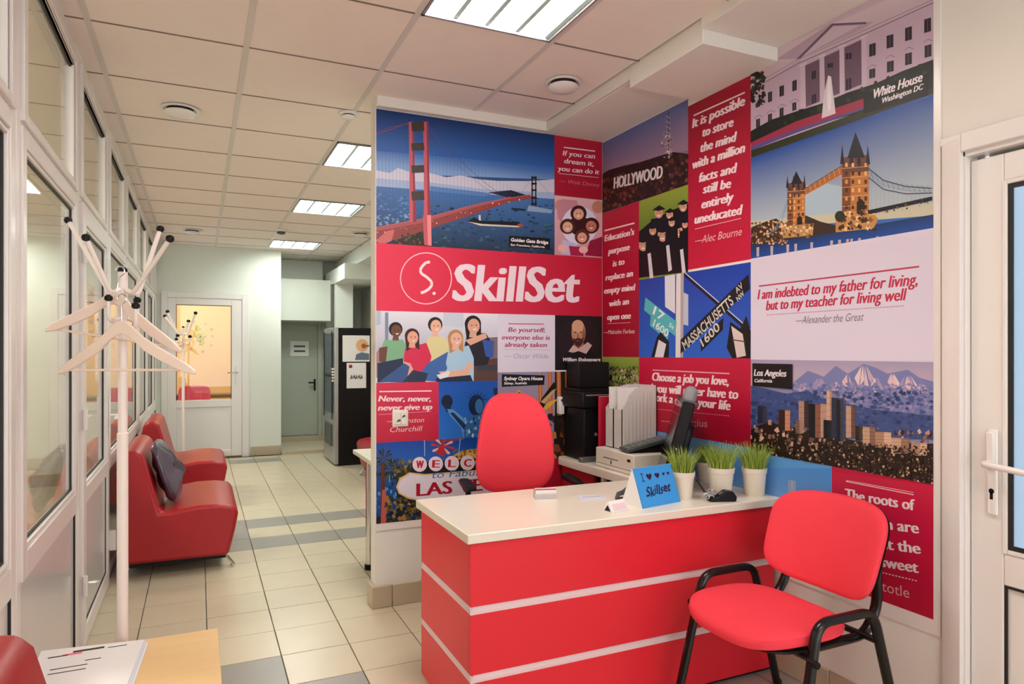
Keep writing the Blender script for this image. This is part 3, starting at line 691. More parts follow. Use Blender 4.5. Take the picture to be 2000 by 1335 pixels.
# hangers
def hanger(c, ang, roll, label, w=0.435):
    """c: hook top point; wooden hanger in the local x-z plane"""
    o = thing('coat_hanger', label, 'coat hanger', c, ang)
    top = [(-0.5, -0.150), (-0.44, -0.128), (-0.30, -0.090), (-0.16, -0.052), (-0.075, -0.018), (-0.03, -0.003), (0, 0.0), (0.03, -0.003), (0.075, -0.018), (0.16, -0.052), (0.30, -0.090), (0.44, -0.128), (0.5, -0.150)]
    bot = [(0.5, -0.162), (0.42, -0.154), (0.28, -0.123), (0.16, -0.091), (0.09, -0.062), (0.04, -0.046), (0, -0.040), (-0.04, -0.046), (-0.09, -0.062), (-0.16, -0.091), (-0.28, -0.123), (-0.42, -0.154), (-0.5, -0.162)]
    z0 = -0.078
    poly = [(x * w, z + z0) for x, z in top + bot]
    rm = Matrix.Rotation(roll, 4, 'Y')
    # shoulders curve slightly forward
    mb = MB(); n = len(top)
    for s in (-0.006, 0.006):
        for x, z in top: mb.v.append(Vector((x * w, s + 0.04 * (x * 2) ** 2 * 0.6, z + z0)))
        for x, z in bot[::-1]: mb.v.append(Vector((x * w, s + 0.04 * (x * 2) ** 2 * 0.6, z + z0)))
    def ix(side, row, k): return side * 2 * n + row * n + k
    for k in range(n - 1):
        mb.f.append((ix(0, 0, k), ix(0, 0, k + 1), ix(0, 1, k + 1), ix(0, 1, k))); mb.f.append((ix(1, 0, k), ix(1, 1, k), ix(1, 1, k + 1), ix(1, 0, k + 1)))
        mb.f.append((ix(0, 0, k), ix(1, 0, k), ix(1, 0, k + 1), ix(0, 0, k + 1))); mb.f.append((ix(0, 1, k), ix(0, 1, k + 1), ix(1, 1, k + 1), ix(1, 1, k)))
    for k in (0, n - 1): mb.f.append((ix(0, 0, k), ix(0, 1, k), ix(1, 1, k), ix(1, 0, k)))
    mb.xform(rm); mb.build('shoulder_bar', M['hanger'], o, bevel=0.003, local=True)
    MB().tube([(-0.45 * w, 0.02, -0.148 + z0), (0.45 * w, 0.02, -0.148 + z0)], 0.0038, 8).xform(rm).build('trouser_bar', M['hanger'], o, smooth=True, local=True)
    pts = [(0, 0, z0)] + [(0, 0, -0.035)] + [(0.014 * math.cos(R(a)) , 0, 0.014 * math.sin(R(a)) - 0.014) for a in range(-60, 200, 20)]
    MB().tube(pts, 0.0022, 6).xform(rm).build('hook', M['chrome'], o, smooth=True, local=True)
    return o
hA = at(231, 548, d=2.10); hB = at(240, 625, d=2.02)
hanger(tuple(at(236, 520, d=2.13)), -0.42, R(9), 'pale pink wooden hanger hanging higher on the coat stand', 0.43)
hanger(tuple(at(238, 574, d=2.03)), -0.43 - 0.05, 0, 'pale pink wooden hanger hanging lower on the coat stand', 0.425)

# ------------------------------------------------------------------ coffee table with magazines
t = thing('coffee_table', 'low table with a light beech top at the lower left', 'coffee table', (-0.18, 2.12, 0))
box(-0.43, 0.056, 1.80, 2.44, 0.428, 0.450).build('table_top', M['wood'], t, bevel=0.002)
for x in (-0.40, 0.026):
    for y in (1.83, 2.41): box(x - 0.02, x + 0.02, y - 0.02, y + 0.02, 0, 0.428).build('leg', M['wood'], t, bevel=0.002)
MB().box(-0.38, 0.006, 2.40, 2.418, 0.36, 0.428).box(-0.38, 0.006, 1.822, 1.84, 0.36, 0.428).build('apron', M['wood'], t)
mg = thing('magazine', 'white open magazine lying on the light wood coffee table', 'magazine', (-0.30, 2.30, 0.4505))
for k, (dz, dx, m_) in enumerate(((0.0, 0.012, M['paper']), (0.0055, 0.006, M['lilac']), (0.011, 0.0, M['paper']))):
    MB().prism([(-0.42 + dx, 2.03 - 0.03 + dx), (-0.178 + dx, 2.10 - 0.05), (-0.155 + dx, 2.395), (-0.428 + dx, 2.43 - dx)], 0.451 + dz, 0.4555 + dz, 'z').build('page_block', m_, mg, bevel=0.001, seg=1)
mb = MB()
for (a, b, c_, d_) in ((-0.40, 2.36, 0.05, 0.006), (-0.34, 2.375, 0.08, 0.012), (-0.25, 2.37, 0.05, 0.004), (-0.30, 2.30, 0.04, 0.004), (-0.38, 2.27, 0.09, 0.004), (-0.38, 2.24, 0.09, 0.004)):
    mb.box(a, a + c_, b, b + d_, 0.4665, 0.4672)
mb.build('printed_text', M['black'], mg)
box(-0.365, -0.315, 2.36, 2.372, 0.4665, 0.4670).build('printed_picture', M['pinkp'], mg)
for a, b in ((-0.41, 2.345),):
    for k in range(9):
        pass

# ------------------------------------------------------------------ taped poster on the glazed door
p0, p1 = at(177, 692, x=XL + 0.004), at(190, 560, x=XL + 0.004)
tp = MB().box(XL - 0.010, XL - 0.0085, p0.y, p1.y, p0.z, p1.z).build('paper_notice', mat('orange_paper', (0.82, 0.42, 0.18), 0.6)); tag(tp, 'narrow orange paper taped to the glass of the left partition door', 'notice')
mb = MB()
for k in range(5): mb.box(XL - 0.0085, XL - 0.008, p0.y + 0.04, p1.y - 0.05, p1.z - 0.05 - 0.05 * k, p1.z - 0.03 - 0.05 * k)
mb.build('printed_text', mat('brown_ink', (0.3, 0.12, 0.05), 0.6), tp)

# ------------------------------------------------------------------ reception counter
rc = thing('reception_counter', 'red reception counter with a cream top and pale horizontal strips', 'counter', (1.55, 2.47, 0))
CX0, CX1, CY0, CY1 = 0.845, 2.235, 2.190, 2.760
box(0.826, 2.250, 2.165, 2.778, 0.701, 0.735).build('worktop', M['worktop'], rc, bevel=0.004)
MB().box(CX0 + 0.018, CX1, CY0 + 0.018, CY0 + 0.036, 0.0, 0.700).box(CX0 + 0.018, CX0 + 0.036, CY0 + 0.036, CY1, 0.0, 0.70).box(CX1 - 0.018, CX1, CY0 + 0.036, CY1, 0.0, 0.70).build('carcass', M['stripp'], rc)
for z0, z1 in ((0.478, 0.694), (0.243, 0.450), (0.012, 0.215)):
    box(CX0, CX1, CY0, CY0 + 0.018, z0, z1).build('front_panel', M['redlam'], rc, bevel=0.0012, seg=1)
    box(CX0, CX0 + 0.018, CY0 + 0.0185, CY1, z0, z1).build('side_panel', M['redlam'], rc, bevel=0.0012, seg=1)
for z in (0.450, 0.215):
    MB().prism([(CY0 + 0.002, z), (CY0 + 0.016, z), (CY0 + 0.016, z + 0.028), (CY0 + 0.010, z + 0.028), (CY0 + 0.002, z + 0.010)], CX0 + 0.001, CX1, 'x').build('strip', M['stripp'], rc)
    MB().prism([(CX0 + 0.002, z), (CX0 + 0.016, z), (CX0 + 0.016, z + 0.028), (CX0 + 0.010, z + 0.028), (CX0 + 0.002, z + 0.010)], CY0 + 0.001, CY1).build('strip', M['stripp'], rc)
box(CX0 + 0.01, CX1, CY0 + 0.01, CY0 + 0.03, 0, 0.011).build('foot_rail', M['black'], rc)
sw = thing('side_desk', 'narrow cream side desk joining the counter along the printed right wall', 'desk', (2.09, 3.18, 0))
MB().prism([(1.93, 2.782), (2.246, 2.782), (2.246, 3.584), (1.95, 3.584), (1.93, 3.56)], 0.690, 0.735, 'z').build('table_top', M['worktop'], sw, bevel=0.003)
box(1.955, 1.975, 3.10, 3.13, 0.0, 0.69).build('leg', M['worktop'], sw)
box(1.955, 1.973, 3.20, 3.56, 0.05, 0.69).build('cupboard_side', mat('dark_red_panel', (0.35, 0.008, 0.015), 0.4), sw)
box(2.20, 2.24, 2.80, 3.56, 0.10, 0.69).build('back_panel', M['black'], sw)

# ------------------------------------------------------------------ visitor chair
vc = thing('visitor_chair', 'red padded visitor chair with a black tube frame in front of the counter', 'chair', (1.80, 1.785, 0))
CYc = 1.790
def seatmap(x, y, z):
    fx = (x + 0.21) / 0.42       # 0 front .. 1 back
    return (1.775 + x, CYc + y, 0.445 + z - 0.030 * max(0, (0.35 - fx)) ** 2 * 6 - 0.02 * (1 - (2 * y / 0.48) ** 2) * 0.5 + 0.012 * fx * 0 + 0.010)
MB().pad(0.42, 0.480, 0.058, seatmap, 3.0, 56).build('seat', M['redfab'], vc, smooth=True)
MB().pad(0.405, 0.465, 0.016, lambda x, y, z: (1.775 + x, CYc + y, 0.418 + z), 3.0, 48).build('seat_pan', M['black'], vc, smooth=True)
BCY = 1.755
def backmap(x, y, z):            # x: across (y), y: up
    q = 2 * x / 0.47
    return (2.070 + z * -1.0 - 0.065 * q * q + 0.10 * (y / 0.33), BCY + x * (1.0 + 0.03 * (y / 0.165)), 0.676 + y - 0.016 * q * q * (y / 0.16))
MB().pad(0.475, 0.325, 0.050, backmap, 4.6, 72).build('backrest', M['redfab'], vc, smooth=True)
MB().pad(0.46, 0.31, 0.012, lambda x, y, z: (backmap(x, y, 0)[0] + 0.026 + z, backmap(x, y, 0)[1], backmap(x, y, 0)[2]), 4.6, 48).build('back_shell', M['black'], vc, smooth=True)
for s in (-1, 1):
    yy = CYc + s * 0.262
    lp = rounded([(1.615, yy + s * 0.020, 0.0), (1.735, yy, 0.515), (1.985, yy, 0.515), (2.125, yy + s * 0.012, 0.0)], 0.055, 6)
    o = MB().tube(lp, 0.0145, 12, flat=1.25).build('leg_frame', M['blackm'], vc, smooth=True)
    MB().lathe([(0.017, 0), (0.017, 0.03), (0.014, 0.035)], (1.617, yy + s * 0.02, 0), 14).build('foot', M['black'], o)
    MB().lathe([(0.017, 0), (0.017, 0.03), (0.014, 0.035)], (2.123, yy + s * 0.012, 0), 14).build('foot', M['black'], o)
    MB().tube([(1.70, yy, 0.405), (1.70, yy + s * 0.035, 0.405)], 0.011, 12).build('bolt_cap', M['black'], o, smooth=True)
for x, z in ((1.712, 0.408), (2.005, 0.415)):
    MB().tube([(x, CYc - 0.265, z), (x, CYc + 0.265, z)], 0.011, 12).build('cross_tube', M['blackm'], vc, smooth=True)
for s in (-1, 1):
    yy = CYc + s * 0.195
    MB().tube(rounded([(1.72, yy, 0.404), (2.03, yy, 0.404), (2.095, yy - 0.0, 0.49), (2.075, yy - 0.01, 0.60), (2.095, yy - 0.01, 0.74)], 0.07, 6), 0.014, 12, flat=1.35).build('back_upright', M['blackm'], vc, smooth=True)

# ------------------------------------------------------------------ office chair behind the counter
oc = thing('office_chair', 'red office chair with a tall rounded back behind the counter', 'chair', (1.42, 3.02, 0), R(-10))
def ob(x, y, z):
    w = 1.02 - 0.26 * max(0, (y + 0.20) / 0.46) ** 1.5
    q = 2 * x / 0.38
    return (x * w, 0.12 - z + 0.05 * (y / 0.26) ** 2 * (1 if y > 0 else 0.3) - 0.045 * q * q, 0.895 + y)
MB().pad(0.41, 0.50, 0.080, ob, 3.3, 60).build('backrest', M['redfab'], oc, smooth=True, local=True)
MB().pad(0.39, 0.47, 0.02, lambda x, y, z: (ob(x, y, 0)[0], ob(x, y, 0)[1] + 0.035 + z, ob(x, y, 0)[2]), 2.9, 48).build('back_shell', M['black'], oc, smooth=True, local=True)
MB().pad(0.46, 0.40, 0.09, lambda x, y, z: (x, -0.11 + y, 0.48 + z), 3.2, 48).build('seat', M['redfab'], oc, smooth=True, local=True)
MB().tube(rounded([(0, 0.0, 0.43), (0, 0.17, 0.43), (0, 0.185, 0.62), (0, 0.16, 0.74)], 0.05), 0.022, 10, flat=1.6).build('back_upright', M['black'], oc, smooth=True, local=True)
MB().tube([(0, -0.10, 0.10), (0, -0.10, 0.28), (0, -0.10, 0.281), (0, -0.10, 0.44)], [0.028, 0.028, 0.018, 0.018], 16).build('gas_column', M['black'], oc, smooth=True, local=True)
for k in range(5):
    a = 2 * math.pi * k / 5 + 0.3
    l = MB().tube([(0, -0.10, 0.11), (0.27 * math.cos(a), -0.10 + 0.27 * math.sin(a), 0.075)], [0.024, 0.015], 10).build('base_leg', M['black'], oc, smooth=True, local=True)
    MB().lathe([(0.010, -0.02), (0.026, -0.018), (0.026, 0.018), (0.010, 0.02)], (0.27 * math.cos(a), -0.10 + 0.27 * math.sin(a), 0.026), 14, 'x').build('castor', M['black'], l, smooth=True)
for s in (-1, 1):
    a_ = MB().tube(rounded([(s * 0.20, -0.08, 0.45), (s * 0.265, -0.08, 0.45), (s * 0.265, -0.06, 0.71)], 0.04), 0.013, 10).build('arm_support', M['black'], oc, smooth=True, local=True)
    MB().pad(0.055, 0.24, 0.028, lambda x, y, z: (s * 0.262 + x, -0.03 + y, 0.725 + z), 4).build('arm_pad', M['black'], a_, smooth=True, local=True)

# ------------------------------------------------------------------ things on the counter
ZT = 0.735
def grass_pot(x, y, rt, rb, h, label, n=150, gh=0.11, gm='grass', u=1):
    p = Vector((x, y, ZT)); r = rt; u = x * 1000
    o = thing('potted_grass', label, 'potted plant', (p.x, p.y, ZT), 0, None)
    MB().lathe([(rb * 0.96, 0.0), (rb, 0.003), (rt * 0.97, h * 0.80), (rt * 1.02, h * 0.81), (rt * 1.06, h), (rt * 0.96, h), (rt * 0.93, h * 0.86)], (0, 0, 0), 32).build('pot', M['pot'], o, smooth=True, local=True, ang=50)
    MB().lathe([(rt * 0.94, h * 0.84), (rt * 0.94, h * 0.86), (0.002, h * 0.88)], (0, 0, 0), 20).build('soil', M['soil'], o, local=True)
    rnd = random.Random(int(u)); mb = MB()
    for i in range(n):
        a = rnd.uniform(0, 6.283); rr = rt * 0.9 * math.sqrt(rnd.random()); x, y = rr * math.cos(a), rr * math.sin(a)
        lean = rnd.uniform(0.02, 0.55) * (0.4 + rr / rt); b = a + rnd.uniform(-0.8, 0.8); L = gh * rnd.uniform(0.6, 1.12)
        wv = 0.0026; pa = rnd.uniform(0, 3.14); wx, wy = wv * math.cos(pa), wv * math.sin(pa); pts = []
        for k in range(4):
            t_ = k / 3; s_ = lean * L * t_ * t_
            pts.append((x + math.cos(b) * s_, y + math.sin(b) * s_, h * 0.86 + L * t_ * (1 - 0.15 * lean * t_), 1 - t_ * 0.9))
        vs = []
        for (X_, Y_, Z_, k_) in pts: vs += [(X_ - wx * k_, Y_ - wy * k_, Z_), (X_ + wx * k_, Y_ + wy * k_, Z_)]
        mb.add(vs, [(0, 1, 3, 2), (2, 3, 5, 4), (4, 5, 7, 6)])
    # two-sided blades share one mesh: a tuft nobody could count
    me_ = mb.build('grass_tuft', M[gm], o, local=True, kind='stuff')
    return o
grass_pot(1.872, 2.342, 0.048, 0.036, 0.112, 'cream pot of green grass right behind the blue card', 260, 0.115)
grass_pot(2.200, 2.580, 0.043, 0.033, 0.095, 'rearmost pot of darker green grass, between the monitor and the other pots', 200, 0.11, 'grass2')
grass_pot(2.050, 2.312, 0.056, 0.043, 0.122, 'cream pot of green grass left neighbour of the pot nearest the wall', 320, 0.12)
grass_pot(2.192, 2.262, 0.051, 0.042, 0.118, 'cream pot of green grass nearest the printed right wall', 320, 0.12)

# blue tent card
p = at(1285, 988, z=ZT)
a0, a1 = at(1256, 993, z=ZT), at(1329, 979, z=ZT)
tw = (a1 - a0).length; an = math.atan2(a1.y - a0.y, a1.x - a0.x)
tc_ = thing('tent_card', 'blue tent card with handwritten lettering and hearts on the counter', 'sign', ((a0.x + a1.x) / 2, (a0.y + a1.y) / 2, ZT), an)
th_ = 0.150
MB().add([(-tw / 2, 0, 0), (tw / 2, 0, 0), (tw / 2, 0.055, th_), (-tw / 2, 0.055, th_), (-tw / 2, 0.004, 0), (tw / 2, 0.004, 0), (tw / 2, 0.059, th_), (-tw / 2, 0.059, th_)], [(0, 1, 2, 3), (4, 7, 6, 5), (0, 4, 5, 1), (3, 2, 6, 7), (0, 3, 7, 4), (1, 5, 6, 2)]).build('front_face', M['cyan'], tc_, local=True)
MB().add([(-tw / 2, 0.120, 0), (tw / 2, 0.120, 0), (tw / 2, 0.061, th_), (-tw / 2, 0.061, th_), (-tw / 2, 0.116, 0), (tw / 2, 0.116, 0), (tw / 2, 0.0595, th_ - 0.004), (-tw / 2, 0.0595, th_ - 0.004)], [(0, 1, 2, 3), (4, 7, 6, 5), (0, 4, 5, 1), (3, 2, 6, 7), (0, 3, 7, 4), (1, 5, 6, 2)]).build('back_face', M['paper'], tc_, local=True)
MB().box(-tw / 2, tw / 2, 0.003, 0.118, 0.0, 0.002).build('base_flap', M['paper'], tc_, local=True)
MB().add([(-tw / 2 - 0.0005, 0.004, 0), (-tw / 2 - 0.0005, 0.116, 0), (-tw / 2 - 0.0005, 0.059, th_ - 0.002), (-tw / 2 + 0.001, 0.004, 0), (-tw / 2 + 0.001, 0.116, 0), (-tw / 2 + 0.001, 0.059, th_ - 0.002)], [(0, 1, 2), (3, 5, 4), (0, 3, 4, 1), (1, 4, 5, 2), (0, 2, 5, 3)]).build('side_flap', M['paper'], tc_, local=True)
TENT = (tc_, tw, th_)

# black monitor seen from its edge
p = at(1300, 905, z=ZT)
mo = thing('monitor', 'black monitor seen from its narrow edge, leaning behind the grass pots', 'monitor', (1.972, 2.622, ZT), R(55))
mb = MB(); start = 0
tilt = Matrix.Rotation(R(15), 4, 'X')
fr_ = MB().box(-0.235, 0.235, -0.028, 0.024, 0.035, 0.415).xform(tilt).build('screen_housing', M['black'], mo, local=True, bevel=0.006)
MB().box(-0.222, 0.222, 0.0235, 0.0255, 0.055, 0.40).xform(tilt).build('screen', mat('dark_screen', (0.015, 0.015, 0.02), 0.1), mo, local=True)
MB().pad(0.30, 0.24, 0.07, lambda x, y, z: (x, -0.035 + z, 0.21 + y), 4).xform(tilt).build('back_bulge', M['black'], mo, smooth=True, local=True)
MB().lathe([(0.10, 0), (0.10, 0.010), (0.03, 0.018), (0.02, 0.08)], (0, 0.02, 0.0), 28).build('stand', M['black'], mo, smooth=True, local=True)
wc = MB().pad(0.065, 0.06, 0.065, lambda x, y, z: (-0.19 + x, 0.0 + y, 0.445 + z), 2.2, 24).xform(tilt).build('webcam', mat('grey_plastic', (0.25, 0.25, 0.27), 0.35), mo, smooth=True, local=True)
MB().box(-0.225, -0.155, -0.036, 0.034, 0.405, 0.422).xform(tilt).build('webcam_clip', M['dgrey'], mo, local=True, bevel=0.002)
for k in range(3): MB().lathe([(0.004, 0), (0.004, 0.001)], (-0.2358, 0.0, 0.15 + 0.028 * k), 10, 'x').xform(tilt).build('button', M['silver'], mo, local=True)

# white box printer with a grey handset pad on it
a, b = at(1160, 905, z=ZT), at(1250, 930, z=ZT)
bx = thing('receipt_printer', 'off-white flat box unit with small lettering on the side desk', 'office machine', (2.09, 3.06, ZT))
MB().box(1.965, 2.240, 2.84, 3.20, ZT + 0.001, ZT + 0.104).build('housing', M['boxw'], bx, bevel=0.006)
MB().box(1.9635, 1.966, 2.87, 2.895, ZT + 0.065, ZT + 0.078).build('button', M['black'], bx)
MB().box(1.9640, 1.966, 2.98, 3.12, ZT + 0.056, ZT + 0.060).box(1.9640, 1.966, 3.04, 3.05, ZT + 0.03, ZT + 0.05).build('printed_text', M['dgrey'], bx)
MB().box(1.9642, 1.9655, 2.85, 3.19, ZT + 0.022, ZT + 0.024).build('seam', M['dgrey'], bx)
kb = thing('keypad', 'dark grey keypad unit lying tilted on the off-white box', 'keypad', (2.105, 2.925, ZT + 0.1045), R(-12))
tl = Matrix.Rotation(R(-13), 4, 'Y')
MB().box(-0.125, 0.125, -0.055, 0.055, 0.032, 0.050).xform(tl).build('case', M['dgrey'], kb, local=True, bevel=0.004)
mb = MB()
for i in range(8):
    for j in range(3): mb.box(-0.115 + 0.0295 * i, -0.092 + 0.0295 * i, -0.045 + 0.032 * j, -0.020 + 0.032 * j, 0.050, 0.054)
mb.xform(tl).build('keys', mat('slate_keys', (0.16, 0.20, 0.20), 0.5), kb, local=True, kind='stuff')
MB().prism([(-0.11, 0), (0.10, 0), (0.10, 0.050), (-0.11, 0.004)], -0.045, 0.045).build('riser', M['black'], kb, local=True)

# tall black machine
bm_ = thing('office_machine', 'tall black machine with a grey front tray standing in the corner on the side desk', 'office machine', (2.10, 3.44, ZT))
x0, x1, y0, y1 = 1.955, 2.20, 3.325, 3.572
MB().box(x0 + 0.02, x1, y0 + 0.02, y1, ZT + 0.001, ZT + 0.30).build('body', M['black'], bm_, bevel=0.008)
MB().box(x0 - 0.005, x1 - 0.005, y0 - 0.005, y1, ZT + 0.30, ZT + 0.395).build('upper_housing', M['black'], bm_, bevel=0.012)
MB().prism([(y0, ZT + 0.395), (y0 + 0.03, ZT + 0.41), (y1 - 0.02, ZT + 0.41), (y1, ZT + 0.395)], x0, x1 - 0.01, 'x').build('lid', M['black'], bm_, bevel=0.003)
MB().box(1.985, 2.195, 3.42, 3.565, ZT + 0.41, ZT + 0.56).build('water_tank', M['black'], bm_, bevel=0.006)
MB().box(x0 - 0.020, x0 + 0.12, y0 - 0.02, y0 + 0.015, ZT + 0.001, ZT + 0.030).build('tray', mat('grey_tray', (0.16, 0.17, 0.19), 0.2, metal=0.4), bm_, bevel=0.008)
MB().tube([(x0 + 0.15, y0 + 0.012, ZT + 0.06), (x0 + 0.15, y0 + 0.012, ZT + 0.28)], 0.009, 10).build('handle_bar', M['silver'], bm_, smooth=True)
MB().lathe([(0.010, 0), (0.010, -0.004)], (x0 + 0.10, y0 + 0.02, ZT + 0.15), 14, 'y').build('button', M['silver'], bm_)
MB().box(x0 + 0.02, x1 - 0.04, y0 - 0.008, y0 - 0.004, ZT + 0.372, ZT + 0.378).build('trim_line', M['silver'], bm_)

# magazine files and red folder
fx = at(1250, 868, z=ZT)
for k, (yy, m_, lab) in enumerate(((3.02, 'ribbed', 'pale grey ribbed magazine file nearer the monitor on the off-white box'), (3.10, 'ribbed', 'pale grey ribbed magazine file nearer the black machine'))):
    o = thing('magazine_file', lab, 'magazine file', (2.14, 3.06 + 0.082 * k, ZT + 0.1045))
    zb = ZT + 0.1045; x0_, x1_ = 2.020, 2.243
    prof = [(x0_, zb), (x1_, zb), (x1_, zb + 0.335), (x0_ + 0.13, zb + 0.335), (x0_ + 0.085, zb + 0.318), (x0_ + 0.045, zb + 0.282), (x0_ + 0.022, zb + 0.235), (x0_, zb + 0.21)]
    y_ = 3.028 + 0.082 * k
    MB().prism(prof, y_, y_ + 0.004).prism(prof, y_ + 0.074, y_ + 0.078).box(x1_ - 0.004, x1_, y_, y_ + 0.078, zb, zb + 0.335).box(x0_, x1_, y_, y_ + 0.078, zb, zb + 0.004).box(x0_, x0_ + 0.004, y_, y_ + 0.078, zb, zb + 0.21).build('case', M[m_], o)
    mb = MB()
    for j in range(9): mb.box(x0_ + 0.012 + 0.023 * j, x0_ + 0.018 + 0.023 * j, y_ - 0.003, y_, zb + 0.012, zb + 0.185 + min(j, 5) * 0.024)
    mb.build('ribs', M[m_], o)
    MB().box(x0_ + 0.012, x1_ - 0.012, y_ + 0.012, y_ + 0.06, zb + 0.006, zb + 0.325).build('paper_stack', M['paper'], o)
fo = thing('folder', 'upright red folder beside the ribbed magazine files', 'folder', (2.10, 3.285, ZT))
MB().box(2.03, 2.22, 3.262, 3.280, ZT + 0.001, ZT + 0.37).build('cover', mat('crimson_card', (0.55, 0.01, 0.04), 0.4), fo, bevel=0.002)
MB().box(2.033, 2.215, 3.265, 3.277, ZT + 0.004, ZT + 0.371).build('pages', M['paper'], fo)
# white plastic box on the wall near the corner
wb = MB().box(1.93, 1.965, YB - 0.045, YB - 0.006, 0.985, 1.09).build('wall_intercom', M['pvc'], None, bevel=0.006); tag(wb, 'small white upright box on the back wall between chair and black machine', 'intercom')
MB().lathe([(0.009, 0), (0.009, -0.002)], (1.947, YB - 0.045, 1.068), 12, 'y').build('speaker_hole', M['dgrey'], wb)

# card holders and small things on the counter
p = at(1065, 972, z=ZT)
ch = thing('card_holder', 'clear holder with red business cards on the counter in front of the office chair', 'card holder', (p.x, p.y, ZT), R(-18))
MB().box(-0.048, 0.048, -0.022, 0.022, 0, 0.004).box(-0.048, 0.048, -0.024, -0.021, 0, 0.022).box(-0.048, 0.048, 0.019, 0.022, 0, 0.036).build('tray', mat('clear_plastic', (0.85, 0.80, 0.80), 0.1, trans=0.6), ch, local=True)
for k in range(3): MB().box(-0.044, 0.044, -0.018 + 0.010 * k, -0.012 + 0.010 * k, 0.004, 0.036 + 0.003 * k).build('card', M['redlam'] if k % 2 else M['paper'], ch, local=True)
p = at(1155, 972, z=ZT)
lf_ = MB().box(-0.055, 0.055, -0.03, 0.03, 0.0005, 0.006).build('leaflet', M['lilac'], None); lf_.location = (p.x, p.y, ZT); lf_.rotation_euler = (0, 0, R(-14)); tag(lf_, 'small pale blue leaflet lying flat on the counter', 'leaflet')
MB().box(-0.04, 0.04, -0.004, 0.0, 0.006, 0.0064).build('printed_text', M['dgrey'], lf_, local=True)
p = at(1203, 996, z=ZT)
nc = thing('name_card', 'little white folded card with pink print beside the blue card', 'card', (p.x, p.y, ZT), R(12))
MB().prism([(-0.03, 0), (0.03, 0), (0.004, 0.040), (-0.004, 0.040)], -0.045, 0.045, 'x').build('card_body', M['paper'], nc, local=True, bevel=0.002)
MB().add([(-0.035, -0.0265, 0.008), (0.035, -0.0265, 0.008), (0.035, -0.0125, 0.030), (-0.035, -0.0125, 0.030)], [(0, 1, 2, 3)]).build('printed_text', M['stripp'], nc, local=True)
MB().prism([(-0.016, 0.004), (0.016, 0.004), (0.0, 0.026)], -0.0465, -0.0448, 'x').build('end_mark', M['black'], nc, local=True)
p = at(1215, 975, z=ZT)
gl = thing('desk_pen', 'dark grey curved pen rest behind the little folded card', 'pen holder', (p.x, p.y, ZT), R(10))
MB().lathe([(0.03, 0), (0.03, 0.006), (0.01, 0.010)], (0, 0, 0), 20).build('base', M['dgrey'], gl, smooth=True, local=True)
MB().tube([(-0.035, 0, 0.010), (-0.02, 0, 0.026), (0.01, 0, 0.030), (0.035, 0, 0.045), (0.048, 0, 0.075)], [0.004, 0.009, 0.010, 0.008, 0.003], 10, flat=1.4).build('pen', M['dgrey'], gl, smooth=True, local=True)
p = Vector((1.975, 2.255, ZT))
pt = thing('pen_tray', 'black pen tray with a pen on a coiled cord in front of the grass pots', 'pen tray', (p.x, p.y - 0.03, ZT), R(-20))
MB().prism([(-0.055, 0), (0.055, 0), (0.060, 0.018), (0.045, 0.040), (0.015, 0.044), (-0.02, 0.020), (-0.055, 0.012)], -0.024, 0.024).build('tray', M['black'], pt, local=True, bevel=0.004)
MB().prism([(-0.012, 0.028), (0.046, 0.041), (0.020, 0.0455)], -0.015, 0.015).build('slot', M['dgrey'], pt, local=True)
cpts = []
for k in range(60):
    a = k * 0.75; cpts.append((-0.050 - 0.022 * math.sin(k * 0.11) + 0.012 * math.cos(a), -0.02 + 0.0007 * k, 0.020 + 0.010 * math.sin(a) + 0.0003 * k))
MB().tube(cpts, 0.0018, 5).build('cord', M['silver'], pt, local=True, smooth=True)
MB().tube([(-0.055, 0.0, 0.015), (-0.098, 0.02, 0.085)], [0.003, 0.005], 8).build('pen', M['black'], pt, local=True, smooth=True)
# light switch
p = at(781, 816, y=YB)
ls = thing('light_switch', 'white double light switch on the printed back wall', 'light switch', (p.x, YB - 0.006, p.z))
MB().box(-0.043, 0.043, -0.008, 0.004, -0.045, 0.045).build('plate', M['boxw'], ls, local=True, bevel=0.004)
for s in (-1, 1): MB().box(s * 0.017 - 0.015, s * 0.017 + 0.015, -0.014, -0.008, -0.032, 0.032).build('rocker', M['boxw'], ls, local=True, bevel=0.002)
MB().add([(-0.025, -0.0145, -0.020), (0.0, -0.0145, -0.015), (-0.005, -0.0145, -0.002), (-0.018, -0.0145, -0.008)], [(0, 1, 2, 3)]).add([(0.006, -0.0145, 0.002), (0.027, -0.0145, 0.010), (0.020, -0.0145, 0.020), (0.008, -0.0145, 0.012)], [(0, 1, 2, 3)]).build('pictogram', M['dgrey'], ls, local=True)

